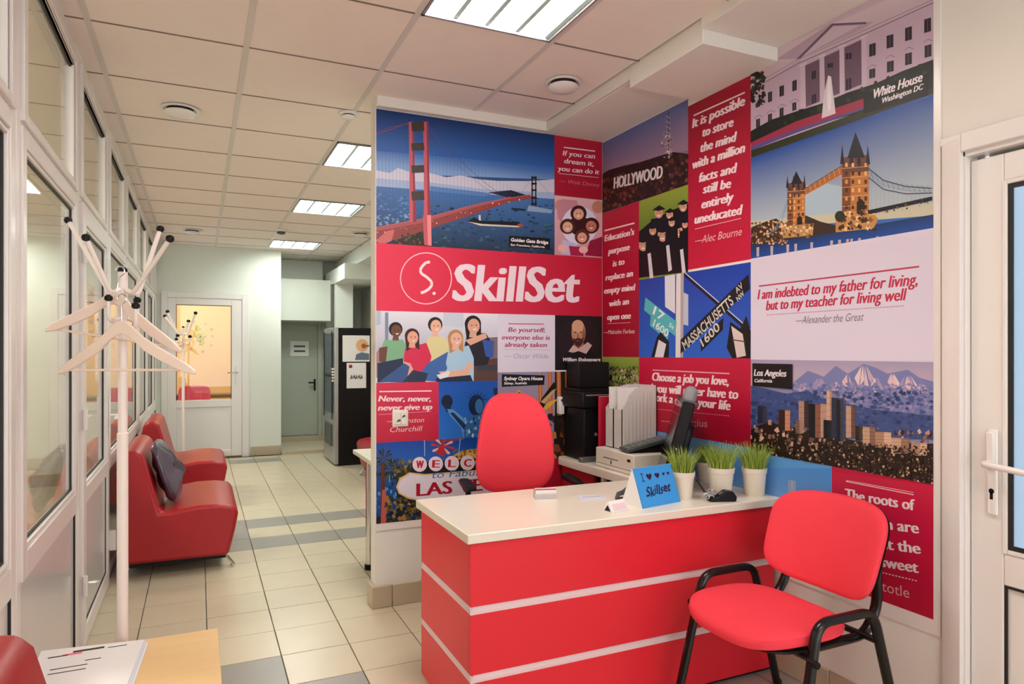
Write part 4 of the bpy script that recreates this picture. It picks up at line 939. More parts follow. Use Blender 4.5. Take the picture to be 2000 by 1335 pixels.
# ================================================================== PRINTED WALLS
_txtcache = {}
def text_mesh(s, bold):
    k = (s, bold)
    if k in _txtcache: return _txtcache[k]
    cu = bpy.data.curves.new('t', 'FONT'); cu.body = s; cu.size = 1.0; cu.offset = bold; cu.resolution_u = 3
    cu.fill_mode = 'FRONT'
    o = bpy.data.objects.new('t', cu); COL.objects.link(o)
    dg = bpy.context.evaluated_depsgraph_get(); dg.update()
    me = bpy.data.meshes.new_from_object(o.evaluated_get(dg))
    vs = [(v.co.x, v.co.y) for v in me.vertices]; fs = [tuple(p.vertices) for p in me.polygons]
    bpy.data.objects.remove(o); bpy.data.curves.remove(cu); bpy.data.meshes.remove(me)
    _txtcache[k] = (vs, fs); return vs, fs
CAP = max(v[1] for v in text_mesh('H', 0.0)[0])
def clip_poly(poly, r):
    """Sutherland Hodgman against the rectangle r = (s0, s1, z0, z1)"""
    def cl(pts, ax, lim, sg):
        out = []
        for i in range(len(pts)):
            a, b = pts[i - 1], pts[i]; da, db = (a[ax] - lim) * sg, (b[ax] - lim) * sg
            if (da >= 0) != (db >= 0):
                t = da / (da - db); out.append((a[0] + (b[0] - a[0]) * t, a[1] + (b[1] - a[1]) * t))
            if db >= 0: out.append(b)
        return out
    for ax, lim, sg in ((0, r[0], 1), (0, r[1], -1), (1, r[2], 1), (1, r[3], -1)):
        poly = cl(poly, ax, lim, sg)
        if len(poly) < 3: return []
    return poly
class Art:
    def __init__(s, plane, rect, base, zoom=(0, 0, 1)):
        s.plane, s.r, s.z = plane, rect, zoom
        s.v, s.f, s.c = [], [], []; s.off = 0.0064; s.step = 2e-5
        x0, x1, z0, z1 = rect
        s.raw([(x0, z0), (x1, z0), (x1, z1), (x0, z1)], base)
    def uv(s, u, v):
        ox, oy, k = s.z; p = at(ox + u / k, oy + v / k, y=YB) if s.plane == 'b' else at(ox + u / k, oy + v / k, x=XR)
        return (p.x, p.z) if s.plane == 'b' else (-p.y, p.z)
    def p3(s, q):
        return (q[0], YB - s.off, q[1]) if s.plane == 'b' else (XR - s.off, -q[0], q[1])
    def colf(s, c):
        if isinstance(c, str):
            k = rgb(c, PRINT_K); return lambda q: k
        (p0, c0), (p1, c1) = c; p0 = s.uv(*p0); p1 = s.uv(*p1); c0 = rgb(c0, PRINT_K); c1 = rgb(c1, PRINT_K)
        d = (p1[0] - p0[0], p1[1] - p0[1]); L = d[0] ** 2 + d[1] ** 2
        def f(q):
            t = max(0, min(1, ((q[0] - p0[0]) * d[0] + (q[1] - p0[1]) * d[1]) / L)); return tuple(a + (b - a) * t for a, b in zip(c0, c1))
        return f
    def raw(s, poly, c, step=None):
        cf = s.colf(c) if not callable(c) else c
        s.off += s.step if step is None else step
        b = len(s.v)
        for q in poly: s.v.append(s.p3(q)); s.c.append(cf(q))
        s.f.append(tuple(range(b, b + len(poly))))
    def poly(s, pts, c, step=None):
        P_ = [s.uv(*p) for p in pts]; s.off += s.step if step is None else step
        cf = s.colf(c)
        tris = tessellate_polygon([[Vector((a, b, 0)) for a, b in P_]]) if len(P_) > 3 else [(0, 1, 2)]
        for t in tris:
            q = clip_poly([P_[i] for i in t], s.r)
            if q: s.raw(q, cf, 0)
    def band(s, top, bot, c0, c1, n=6):
        """vertical gradient made of strips between two polylines (same number of points)"""
        mt = (sum(p[0] for p in top) / len(top), sum(p[1] for p in top) / len(top)); mb_ = (sum(p[0] for p in bot) / len(bot), sum(p[1] for p in bot) / len(bot))
        a_, b_ = s.uv(*mt), s.uv(*mb_)
        k0, k1 = rgb(c0, PRINT_K), rgb(c1, PRINT_K); zz0, zz1 = a_[1], b_[1]
        def cf(q):
            t = max(0, min(1, (q[1] - zz0) / (zz1 - zz0))); return tuple(x + (y - x) * t for x, y in zip(k0, k1))
        s.off += s.step
        P_ = [s.uv(*p) for p in list(top) + list(bot)[::-1]]
        x0, x1 = max(s.r[0], min(p[0] for p in P_)), min(s.r[1], max(p[0] for p in P_))
        lo, hi = min(zz0, zz1), max(zz0, zz1)
        tl_, bl_ = zz0, zz1
        tris = tessellate_polygon([[Vector((p[0], p[1], 0)) for p in P_]])
        for t in tris:
            for k in range(5):
                w0, w1 = lo + (hi - lo) * k / 5, lo + (hi - lo) * (k + 1) / 5
                if k == 0: w0 = -9
                if k == 4: w1 = 9
                q = clip_poly([P_[i] for i in t], (s.r[0], s.r[1], max(s.r[2], w0), min(s.r[3], w1)))
                if q: s.raw(q, cf, 0)
    def line(s, pts, w, c, step=None):
        s.off += s.step if step is None else step
        P_ = [s.uv(*p) for p in pts]; m_ = pts[len(pts) // 2]; w = w * abs(s.uv(m_[0], m_[1] + 1)[1] - s.uv(*m_)[1])
        cf = s.colf(c)
        for a, b in zip(P_[:-1], P_[1:]):
            d = Vector((b[0] - a[0], b[1] - a[1]));
            if d.length < 1e-6: continue
            n_ = Vector((-d.y, d.x)).normalized() * w / 2
            q = clip_poly([(a[0] + n_.x, a[1] + n_.y), (b[0] + n_.x, b[1] + n_.y), (b[0] - n_.x, b[1] - n_.y), (a[0] - n_.x, a[1] - n_.y)], s.r)
            if q: s.raw(q, cf, 0)
    def ell(s, u, v, ru, rv, c, n=18, rot=0.0, step=None):
        ca, sa = math.cos(rot), math.sin(rot)
        s.poly([(u + ru * math.cos(t) * ca - rv * math.sin(t) * sa, v + ru * math.cos(t) * sa + rv * math.sin(t) * ca) for t in [2 * math.pi * k / n for k in range(n)]], c, step)
    def ring(s, u, v, ru, rv, w, c, n=48, a0=0, a1=6.2832):
        s.line([(u + ru * math.cos(a0 + (a1 - a0) * k / n), v + rv * math.sin(a0 + (a1 - a0) * k / n)) for k in range(n + 1)], w, c)
    def scatter(s, u0, v0, u1, v1, n, sz, cols, seed=1, inside=None, ar=1.0):
        rnd = random.Random(seed)
        for i in range(n):
            u, v = rnd.uniform(u0, u1), rnd.uniform(v0, v1)
            if inside and not inside(u, v): continue
            r = sz * rnd.uniform(0.4, 1.3); a = rnd.uniform(0, 1.57)
            s.poly([(u + r * math.cos(a + k) * ar, v + r * math.sin(a + k)) for k in (0.0, 1.4, 2.9, 4.3)], rnd.choice(cols), 1.5e-6)
    def text(s, t, p0, p1, cap, c, shear=0.22, bold=0.02, step=None):
        if bold >= 0.02 and cap > 20:
            m_ = 1.5 if bold >= 0.03 else 1.0
            for k in (-0.045 * m_, -0.02 * m_, 0.02 * m_): s.text(t, (p0[0] + k * cap, p0[1]), (p1[0] + k * cap, p1[1]), cap, c, shear, 0.0)
            p0, p1, bold = (p0[0] + 0.045 * m_ * cap, p0[1]), (p1[0] + 0.045 * m_ * cap, p1[1]), 0.0
        """t runs from p0 to p1 (baseline), capitals cap high (zoom pixels at p0)"""
        s.off += 4e-5
        vs, fs = text_mesh(t, bold)
        a, b = s.uv(*p0), s.uv(*p1); h = abs(s.uv(p0[0], p0[1] - cap)[1] - a[1])
        d = Vector((b[0] - a[0], b[1] - a[1])); L = d.length; d.normalize(); n_ = Vector((-d.y, d.x))
        if s.plane == 'r' and n_.y < 0: n_ = -n_
        x0, x1 = min(v[0] for v in vs), max(v[0] for v in vs); ky = h / CAP; kx = L / (x1 - x0)
        cf = s.colf(c); bidx = len(s.v)
        for x, y in vs:
            X_ = (x - x0) * kx + y * ky * shear - (0.10 * h if shear else 0); Y_ = y * ky
            q = (a[0] + d.x * X_ + n_.x * Y_, a[1] + d.y * X_ + n_.y * Y_)
            s.v.append(s.p3(q)); s.c.append(cf(q))
        for f in fs: s.f.append(tuple(bidx + i for i in f))
    def build(s, parent, name, label):
        me = bpy.data.meshes.new(name); o = bpy.data.objects.new(name, me); COL.objects.link(o); o.parent = parent
        off = origin(parent); me.from_pydata([Vector(v) - off for v in s.v], [], s.f)
        at_ = me.color_attributes.new('Col', 'FLOAT_COLOR', 'POINT')
        at_.data.foreach_set('color', [x for c in s.c for x in (*c, 1.0)])
        me.materials.append(M_PRINT); o['label'] = label
        return o
def rule(a, p0, p1, w, c='#e8b8bf', dots=0):
    if dots:
        for k in range(dots):
            t0 = k / dots; t1 = t0 + 0.55 / dots
            a.line([(p0[0] + (p1[0] - p0[0]) * t0, p0[1] + (p1[1] - p0[1]) * t0), (p0[0] + (p1[0] - p0[0]) * t1, p0[1] + (p1[1] - p0[1]) * t1)], w, c, 1e-6)
    else: a.line([p0, p1], w, c)

WT, PK = '#efd6dd', '#e9a9b6'
CR = '#d8234a'          # crimson of the quote panels
MBk = thing('wall_mural', 'printed mural on the back wall with the suspension bridge and the big company name', 'mural', (1.55, YB - 0.003, 0.405))
box(0.848, XR - 0.007, YB - 0.006, YB - 0.0005, 0.407, 2.643).build('board', M['pvc'], MBk)
MRt = thing('wall_mural', 'printed mural on the right wall with landmarks, street signs and quotes', 'mural', (XR - 0.003, 2.53, 0.40))
MB().box(XR - 0.006, XR - 0.0005, 1.479, YB - 0.007, 0.402, 2.597).box(XR - 0.006, XR - 0.0005, 1.479, 2.183, 2.597, 2.654).box(XR - 0.006, XR - 0.0005, 2.702, YB - 0.007, 2.597, 2.639).build('board', M['pvc'], MRt)
Z5 = (720, 200, 3.179); Z6 = (720, 600, 3.033); Z7 = (1160, 180, 2.567); Z8 = (1440, 0, 2.567); Y1 = (1440, 480, 2.567); Y2 = (1160, 680, 4.17); Y4 = (1300, 920, 3.216)
bx0 = 0.850
sB = lambda u: at(u, 600, y=YB).x
zB = lambda u, v: at(u, v, y=YB).z
sR = lambda u: -at(u, 600, x=XR).y
zR = lambda u, v: at(u, v, x=XR).z

# --- suspension bridge
zb1 = 1.930
a = Art('b', (bx0, 1.917, zb1, 2.640), '#2a4f86', Z5)
a.band([(30, 30), (1150, 195)], [(30, 300), (1150, 400)], '#0a2a66', '#2b62b0', 10)
a.band([(30, 300), (1150, 400)], [(30, 440), (1150, 480)], '#2b62b0', '#86a9d8', 8)
a.poly([(30, 420), (130, 440), (180, 408), (240, 430), (380, 440), (480, 465), (570, 455), (680, 478), (800, 488), (980, 490), (1150, 478), (1150, 600), (700, 560), (400, 520), (30, 500)], '#c9c8da')
a.poly([(30, 470), (400, 500), (760, 545), (1150, 560), (1150, 625), (700, 600), (30, 560)], '#9fb2d6')
a.band([(30, 520), (700, 570), (1150, 600)], [(30, 880), (700, 940), (1150, 960)], '#3f6fae', '#15283c', 12)
a.poly([(380, 520), (620, 548), (760, 565), (720, 585), (380, 550)], '#5580bd')
a.poly([(740, 560), (880, 545), (990, 580), (1060, 600), (900, 600)], '#1d2238')
a.scatter(380, 640, 1140, 930, 220, 7, ['#1c3a52', '#24465c', '#31566b', '#152a3c', '#3d6478'], 3, ar=2.2)
a.scatter(40, 560, 240, 740, 90, 6, ['#3b70b4', '#335f9c', '#5484c0'], 4, ar=2.0)
a.scatter(40, 690, 260, 760, 30, 8, ['#88a6c8', '#6f93c0'], 5, ar=1.6)
for k in range(9): a.line([(60 + 22 * k, 200 - 9 * k), (60 + 22 * k, 730)], 1.0, '#274f88', 1e-6)
for k in range(26):
    u = 395 + 22 * k; t = k / 26; a.line([(u, 175 + 395 * t ** 0.8), (u, 720 - 125 * t)], 0.9, '#20447e', 1e-6)
a.line([(40, 200), (150, 165), (265, 122)], 3.5, '#a04a5c'); a.line([(40, 188), (150, 152), (345, 118)], 2.5, '#8a4460')
a.line([(355, 130), (470, 250), (600, 395), (720, 500), (800, 560)], 2.5, '#5a4a72')
a.line([(355, 140), (450, 270), (560, 400), (700, 520), (780, 565)], 2.0, '#6a5a82')
a.poly([(40, 800), (330, 738), (600, 660), (880, 590), (1000, 575), (1010, 600), (880, 618), (600, 712), (330, 800), (180, 850), (40, 870)], '#8d4040')
a.poly([(40, 775), (330, 722), (600, 648), (880, 585), (880, 596), (600, 668), (330, 748), (40, 800)], '#a8545a')
a.scatter(40, 590, 960, 860, 330, 4.5, ['#e0b0a8', '#c46a5c', '#7a2c30', '#f0d8d0', '#5a2228', '#b3493f'], 6, inside=lambda u, v: abs(v - (830 - 0.262 * (u - 40))) < 32 - 0.022 * u)
a.line([(30, 778), (330, 724), (700, 625), (1000, 573)], 3, '#c26a60')
for (x0, x1) in ((247, 278), (336, 368)):
    a.poly([(x0, 125), (x1, 120), (x1 + 6, 450), (x1 + 16, 745), (x0 + 4, 742), (x0 + 4, 450)], '#c4586a')
    a.poly([(x0 + 20, 125), (x1, 120), (x1 + 6, 450), (x1 + 16, 745), (x0 + 26, 742), (x0 + 26, 450)], '#8e3548')
a.poly([(334, 700), (385, 700), (388, 890), (342, 885)], '#c05a66'); a.poly([(360, 700), (385, 700), (388, 890), (366, 888)], '#e58a90')
for (v0, v1) in ((120, 182), (252, 302), (390, 440), (550, 610)):
    a.poly([(262, v0 + 4), (340, v0), (344, v1 - 4), (266, v1)], '#3c332e')
a.poly([(40, 860), (110, 800), (160, 790), (140, 860), (80, 885)], '#c86a6a')
a.poly([(180, 850), (330, 800), (345, 890), (160, 870)], '#2b2a26')
a.scatter(170, 810, 335, 880, 40, 9, ['#4a2a20', '#8a3f34', '#23211c', '#5b5a3a'], 8)
for (x, w) in ((1008, 8), (1030, 8)): a.poly([(x, 460), (x + w, 460), (x + w, 645), (x, 645)], '#15131c')
for v in (462, 500, 540, 585, 625): a.poly([(1006, v), (1040, v), (1040, v + 12), (1006, v + 12)], '#15131c')
a.line([(940, 570), (1008, 470)], 1.2, '#5a5a78'); a.line([(1036, 470), (1120, 570)], 1.2, '#5a5a78')
a.poly([(990, 640), (1140, 668), (1130, 690), (980, 675)], '#8aa3c4')
a.poly([(880, 655), (970, 662), (970, 674), (885, 668)], '#1a2434')
a.poly([(610, 738), (650, 715), (700, 735), (930, 742), (950, 765), (700, 758), (640, 752)], '#0f141c')
a.poly([(610, 740), (700, 755), (950, 768), (930, 776), (690, 766)], '#d8c8b8')
a.poly([(680, 700), (692, 700), (694, 735), (680, 732)], '#c8ccd4'); a.poly([(920, 755), (950, 752), (955, 772), (925, 772)], '#a8483c')
a.poly([(868, 828), (1122, 845), (1122, 915), (868, 895)], '#0b0b10')
a.text('Golden Gate Bridge', (880, 862), (1112, 880), 20, '#f4eef4', 0.2, 0.03); a.text('San Francisco, California', (878, 889), (1090, 904), 12, '#f4eef4', 0.2, 0.02)
a.build(MBk, 'picture_panel', 'printed picture of a red suspension bridge over dark blue water')
# --- dream quote
zq = zB(1083, 381)
a = Art('b', (1.917, XR - 0.008, zq, 2.640), '#a80f2e', Z5)
a.poly([(1150, 190), (1460, 240), (1460, 620), (1150, 590)], ((1150, 200), '#b01434') and (((1300, 220), '#b81538'), ((1300, 600), '#a10c28')))
rule(a, (1208, 280), (1402, 304), 7, WT)
a.text('If you can', (1205, 330), (1402, 350), 30, WT); a.text('dream it,', (1212, 378), (1395, 398), 30, WT); a.text('you can do it', (1175, 425), (1428, 448), 30, WT)
rule(a, (1178, 442), (1425, 468), 2.5, WT); a.text('— Walt Disney', (1180, 498), (1430, 526), 24, '#d66a80', 0.28, 0.0)
a.build(MBk, 'quote_panel', 'dark crimson quote panel "If you can dream it, you can do it"')
# --- circle of friends
a = Art('b', (1.917, XR - 0.008, zb1, zq), '#cf8a96', Z5)
a.band([(1150, 580), (1460, 610)], [(1150, 950), (1460, 970)], '#dcb0b8', '#c78e9a', 4)
for (u, v, r, sk) in ((1185, 640, 34, '#c98a7a'), (1420, 650, 36, '#c2806e')): a.ell(u, v, r, r * 1.1, sk)
a.poly([(1165, 640), (1200, 600), (1290, 610), (1300, 650), (1240, 680), (1190, 740), (1170, 720)], '#c08494')
a.ell(1305, 765, 112, 118, '#d8d4ee'); a.ell(1305, 765, 66, 62, '#2c1216')
for (u, v, r, hair, sk) in ((1300, 690, 44, '#3a1418', '#dba28e'), (1232, 770, 42, '#4a2018', '#e0aa98'), (1378, 765, 44, '#3a1010', '#b8745e'), (1322, 835, 40, '#5a2a20', '#dda08c')):
    a.ell(u, v, r * 1.15, r * 1.15, hair); a.ell(u, v + 4, r * 0.74, r * 0.78, sk)
    a.ell(u - 11, v, 4, 3, '#2a1010', 8); a.ell(u + 11, v, 4, 3, '#2a1010', 8); a.ell(u, v + 16, 11, 4, '#f4e8e6', 8)
a.poly([(1200, 850), (1290, 880), (1280, 950), (1190, 940)], '#b9b6e4'); a.poly([(1370, 860), (1455, 830), (1455, 960), (1340, 950)], '#8a1238')
a.poly([(1240, 890), (1330, 900), (1330, 955), (1250, 950)], '#a01a48'); a.ell(1205, 905, 34, 26, '#e6b0ae'); a.ell(1330, 915, 28, 22, '#e8b4b0')
a.build(MBk, 'picture_panel', 'small printed picture of friends with their heads in a circle')
# --- name band
a = Art('b', (bx0, XR - 0.008, 1.572, zb1), CR, Z5)
a.poly([(30, 860), (1460, 950), (1460, 1330), (30, 1310)], (((60, 1100), '#e23052'), ((1430, 1100), '#b30f30')))
a.ring(354, 1092, 158, 158, 7, '#f3b9c4')
a.line([(378, 990), (352, 995), (328, 1020), (318, 1042), (325, 1062), (360, 1085), (388, 1112), (390, 1135), (372, 1158), (345, 1175), (322, 1182)], 17, '#f6dfe4')
a.ell(404, 1185, 10, 10, '#f6dfe4', 14)
for dx in (-8, -4, 0, 4, 8): a.text('SkillSet', (541 + dx, 1228), (1312 + dx, 1238), 222, '#ead6e2', 0.13, 0.008)
a.build(MBk, 'name_panel', 'wide crimson band with a ringed letter S and the big white company name')
# --- group of students
s971 = sB(971); z745 = zB(800, 746)
a = Art('b', (bx0, s971, z745, 1.572), '#cfd4e2', Z6)
a.band([(40, 20), (770, 30)], [(40, 260), (770, 260)], '#dfe0ec', '#b9bccd', 4)
a.poly([(95, 30), (115, 30), (115, 200), (95, 200)], '#7f8ea6'); a.poly([(40, 20), (70, 20), (70, 100), (40, 110)], '#b0c0d4'); a.poly([(440, 30), (560, 30), (560, 120), (440, 110)], '#c3cede')
a.poly([(690, 180), (765, 175), (765, 330), (690, 330)], '#7d6a72'); a.poly([(600, 320), (765, 300), (765, 460), (600, 460)], '#5a3c36'); a.poly([(640, 345), (765, 340), (765, 370), (640, 378)], '#3a3a48')
a.poly([(40, 270), (75, 230), (80, 400), (40, 420)], '#a8808c')
def student(a, hx, hy, r, hair, skin, torso, tc, long=False):
    a.poly(torso, tc)
    if long: a.poly([(hx - r * 1.1, hy - r * .3), (hx + r * 1.05, hy - r * .4), (hx + r * 1.1, hy + r * 1.9), (hx + r * .3, hy + r * 1.4), (hx - r * .8, hy + r * 2.1)], hair)
    a.poly([(hx - r * .35, hy + r * .6), (hx + r * .4, hy + r * .6), (hx + r * .5, hy + r * 1.6), (hx - r * .5, hy + r * 1.6)], skin)
    a.ell(hx, hy - r * .16, r * 1.08, r * 1.12, hair); a.ell(hx + r * .10, hy + r * .12, r * .80, r * .98, skin)
    a.ell(hx - r * .15, hy + r * .02, r * .10, r * .08, '#22120e', 8); a.ell(hx + r * .45, hy + r * .02, r * .10, r * .08, '#22120e', 8)
    a.poly([(hx - r * .05, hy + r * .52), (hx + r * .55, hy + r * .45), (hx + r * .25, hy + r * .72)], '#f3e6e2')
student(a, 392, 108, 40, '#2a1a16', '#e5b59a', [(350, 175), (440, 170), (480, 220), (490, 320), (350, 330), (330, 250)], '#dcd29c')
student(a, 158, 135, 38, '#14100e', '#6e4434', [(90, 195), (200, 190), (235, 250), (240, 350), (75, 380), (60, 280)], '#7fb48c')
a.poly([(60, 240), (110, 230), (100, 330), (60, 320)], '#6e4434'); a.poly([(50, 330), (200, 300), (210, 420), (140, 440), (50, 445)], '#1e2c4c')
student(a, 615, 105, 45, '#120c12', '#d8a48e', [(580, 165), (690, 150), (740, 230), (700, 340), (600, 350), (560, 250)], '#1c1a26', True)
a.poly([(570, 195), (690, 150), (700, 180), (600, 225)], '#dca892'); a.poly([(670, 190), (740, 200), (735, 300), (690, 290)], '#3358a4')
student(a, 255, 175, 40, '#3a1c1a', '#e2a58c', [(215, 240), (340, 210), (370, 290), (350, 390), (215, 395), (205, 300)], '#d42a52', True)
a.poly([(205, 320), (245, 330), (290, 425), (255, 435), (200, 390)], '#e2a58c'); a.poly([(60, 440), (210, 330), (240, 350), (220, 445)], '#35578e'); a.poly([(270, 430), (350, 330), (400, 300), (470, 260), (480, 330), (420, 440)], '#3f68ac')
a.poly([(200, 440), (260, 370), (350, 390), (330, 450)], '#24304e')
student(a, 512, 185, 42, '#b98a5c', '#e6b49c', [(470, 250), (590, 225), (620, 300), (620, 445), (480, 420), (455, 330)], '#a9cbe4', True)
a.poly([(410, 380), (560, 370), (590, 320), (615, 340), (590, 395), (470, 425)], '#e6b49c'); a.poly([(395, 420), (600, 400), (620, 450), (400, 452)], '#1d2740'); a.poly([(400, 400), (480, 375), (470, 410), (420, 425)], '#e4e6ee')
a.build(MBk, 'picture_panel', 'printed picture of five students sitting together')
# --- be yourself quote
s1083 = sB(1083); z727 = zB(1030, 726)
a = Art('b', (s971, s1083, z727, 1.572), '#d9d3e4', Z6)
rule(a, (825, 97), (1035, 99), 5, '#b03a58')
for t, y0, x0, x1 in (('Be yourself;', 145, 828, 1042), ('everyone else is', 190, 788, 1070), ('already taken', 233, 805, 1052)): a.text(t, (x0, y0), (x1, y0 + 2), 27, '#b12a4e')
rule(a, (790, 247), (1070, 252), 2, '#b9a8b8'); a.text('— Oscar Wilde', (800, 300), (1062, 302), 28, '#a79bb0', 0.28, 0.0)
a.build(MBk, 'quote_panel', 'pale lilac quote panel "Be yourself; everyone else is already taken"')
# --- portrait
z722 = zB(1130, 722)
a = Art('b', (s1083, XR - 0.008, z722, 1.572), '#150a0e', Z6)
a.ell(1245, 205, 120, 140, '#1e1014'); a.poly([(1120, 345), (1150, 290), (1200, 255), (1300, 250), (1350, 290), (1375, 345)], '#0a0508')
a.ell(1200, 170, 14, 42, '#20100c'); a.ell(1280, 172, 14, 44, '#20100c'); a.poly([(1212, 200), (1268, 200), (1276, 262), (1214, 258)], '#94664e')
a.ell(1240, 150, 42, 72, '#b98568'); a.ell(1236, 112, 36, 38, '#cf9f80'); a.poly([(1270, 110), (1282, 160), (1268, 205), (1256, 215), (1262, 160)], '#8a5c46')
a.ell(1222, 148, 7, 4, '#2a140e', 8); a.ell(1254, 148, 7, 4, '#2a140e', 8); a.poly([(1236, 150), (1246, 178), (1230, 178)], '#8e5e46'); a.poly([(1206, 178), (1218, 188), (1258, 188), (1272, 176), (1264, 210), (1250, 228), (1238, 236), (1222, 224), (1210, 206)], '#3a1e16'); a.poly([(1220, 186), (1238, 180), (1258, 186), (1238, 192)], '#2a140e'); a.ell(1238, 197, 12, 4, '#8a3f38', 8)
a.poly([(1180, 262), (1210, 222), (1240, 245), (1295, 205), (1320, 225), (1285, 275), (1240, 258), (1210, 268)], '#caa6a2')
a.text('William Shakespeare', (1145, 318), (1370, 318), 20, '#f0e4ea', 0.2, 0.03)
a.build(MBk, 'picture_panel', 'dark printed portrait of a bearded man in a white collar')
# --- never give up
s857 = sB(856); z862 = zB(790, 861)
a = Art('b', (bx0, s857, z862, z745), CR, Z6)
a.poly([(30, 440), (420, 430), (420, 800), (30, 810)], (((220, 450), '#d2284e'), ((220, 790), '#b91336')))
rule(a, (62, 498), (370, 494), 7, WT)
a.text('Never, never,', (60, 556), (368, 556), 34, WT, 0.22, 0.03); a.text('never give up', (58, 610), (374, 604), 34, WT, 0.22, 0.03)
rule(a, (60, 634), (370, 614), 2.5, WT, 40); a.text('— Winston', (108, 686), (326, 678), 28, '#ecc0c8', 0.28, 0.0); a.text('Churchill', (124, 738), (312, 730), 30, '#ecc0c8', 0.28, 0.0)
a.build(MBk, 'quote_panel', 'crimson quote panel "Never, never, never give up" around the light switch')
# --- statue
a = Art('b', (s857, s971, z862, z745), '#1252b4', Z6)
a.band([(400, 430), (780, 430)], [(400, 780), (780, 780)], '#0f4fae', '#2a72cc', 6)
a.ell(462, 556, 34, 40, '#0d1c34'); a.poly([(435, 570), (490, 575), (480, 615), (460, 618)], '#12284a')
a.poly([(462, 600), (500, 605), (590, 680), (640, 720), (650, 780), (560, 770), (545, 710), (480, 640)], '#5d93c8'); a.poly([(480, 625), (500, 620), (600, 720), (590, 760), (560, 720)], '#16355e')
a.ell(635, 580, 46, 62, '#0e2444'); a.ell(652, 585, 24, 44, '#3a6ea8')
for k in range(7):
    an_ = R(200 + 24 * k); a.poly([(636 + 30 * math.cos(an_), 550 + 30 * math.sin(an_)), (636 + 34 * math.cos(an_ + .2), 552 + 34 * math.sin(an_ + .2)), (636 + 76 * math.cos(an_ + .1), 552 + 66 * math.sin(an_ + .1))], '#0e2444')
a.poly([(590, 640), (700, 630), (770, 700), (770, 800), (570, 800), (560, 740)], '#2c64a6'); a.scatter(570, 640, 760, 800, 60, 13, ['#bcd6ec', '#13305a', '#4d88c4', '#0f2446', '#8fb8de'], 9, ar=0.6)
a.poly([(735, 480), (765, 475), (765, 520), (740, 520)], '#0e2444')
a.build(MBk, 'picture_panel', 'printed picture of a crowned statue raising a torch against blue sky')
# --- opera house picture
z1000 = zB(1000, 900)
a = Art('b', (s971, XR - 0.008, z1000, z727), '#8d84a0', Z6)
a.poly([(1095, 370), (1400, 360), (1400, 940), (1095, 940)], '#1a1210', None)
a.band([(770, 370), (1100, 370)], [(770, 640), (1100, 640)], '#8f86a4', '#a08a9c', 4)
for k, u in enumerate((1000, 1058, 1110, 1160, 1215)): a.poly([(u, 375 + (60 if k == 0 else 0)), (u + 24, 375), (u + 30, 640), (u + 4, 640)], '#b9683c'); a.line([(u + 12, 380), (u + 16, 630)], 3, '#e6a86a')
a.poly([(1000, 600), (1020, 540), (1095, 440), (1110, 470), (1060, 540), (1020, 620)], '#120e14'); a.poly([(1015, 560), (1085, 490), (1110, 480), (1040, 570)], '#caa06a'); a.poly([(1020, 612), (1060, 560), (1120, 540), (1060, 600)], '#d8a838')
a.poly([(860, 520), (888, 485), (915, 520), (915, 560), (860, 560)], '#caa24a'); a.ell(890, 512, 10, 12, '#1a1410', 10)
a.scatter(780, 640, 1390, 930, 120, 22, ['#3a1c14', '#7a4022', '#1c1412', '#c27a3a', '#241a2c'], 11)
a.poly([(786, 395), (1040, 402), (1036, 458), (786, 470)], '#08080c')
a.text('Sydney Opera House', (800, 430), (1028, 430), 20, '#f2eef4', 0.2, 0.03); a.text('Sidney, Australia', (800, 456), (935, 454), 14, '#f2eef4', 0.2, 0.02)
a.build(MBk, 'picture_panel', 'printed evening picture of tall glowing shells with a black caption box')
# --- welcome sign picture
a = Art('b', (bx0, s971, 0.445, z862), '#0c4aa6', Z6)
a.band([(30, 770), (780, 770)], [(30, 1000), (780, 1000)], '#0c3f9c', '#2b6cc0', 6)
a.poly([(30, 980), (790, 900), (790, 1290), (30, 1310)], '#14202e')
a.poly([(40, 1000), (160, 980), (165, 1220), (40, 1240)], '#1a4a86'); a.scatter(40, 990, 160, 1230, 60, 14, ['#2f78c2', '#66a4dc', '#0c2c58', '#123a70'], 12, ar=0.5)
for (u, v, r) in ((92, 890, 46), (175, 940, 40), (130, 960, 50), (60, 950, 34), (215, 965, 30)):
    for k in range(14):
        t_ = R(k * 26 + u); a.poly([(u, v), (u + r * math.cos(t_), v + r * math.sin(t_) * 1.1), (u + r * 1.2 * math.cos(t_ + .25), v + r * 1.4 * math.sin(t_ + .25))], ['#2a2a16', '#4c4a20', '#141a10'][k % 3], 2e-6)
a.poly([(72, 920), (90, 920), (105, 1280), (68, 1285)], '#5a3020'); a.poly([(78, 1080), (100, 1075), (110, 1280), (70, 1285)], '#b8584a')
a.scatter(100, 1120, 330, 1290, 160, 15, ['#5a4a22', '#2a2412', '#7a6a34', '#0f1420', '#1b3c6a', '#9a7a3a'], 13)
a.scatter(160, 900, 330, 1010, 90, 14, ['#6a5c2a', '#3a3416', '#8e7a3a', '#2a2a18'], 14)
a.poly([(490, 880), (540, 850), (620, 836), (790, 850), (790, 930), (480, 930)], '#c8a24a'); a.scatter(500, 840, 780, 900, 60, 8, ['#e6c878', '#8a5c1c', '#4a4a1a'], 15)
a.poly([(300, 770), (420, 782), (560, 766), (565, 782), (430, 800), (310, 790)], '#7a3c58'); a.line([(328, 780), (330, 880)], 5, '#8ab4dc'); a.line([(540, 775), (530, 880)], 5, '#8ab4dc')
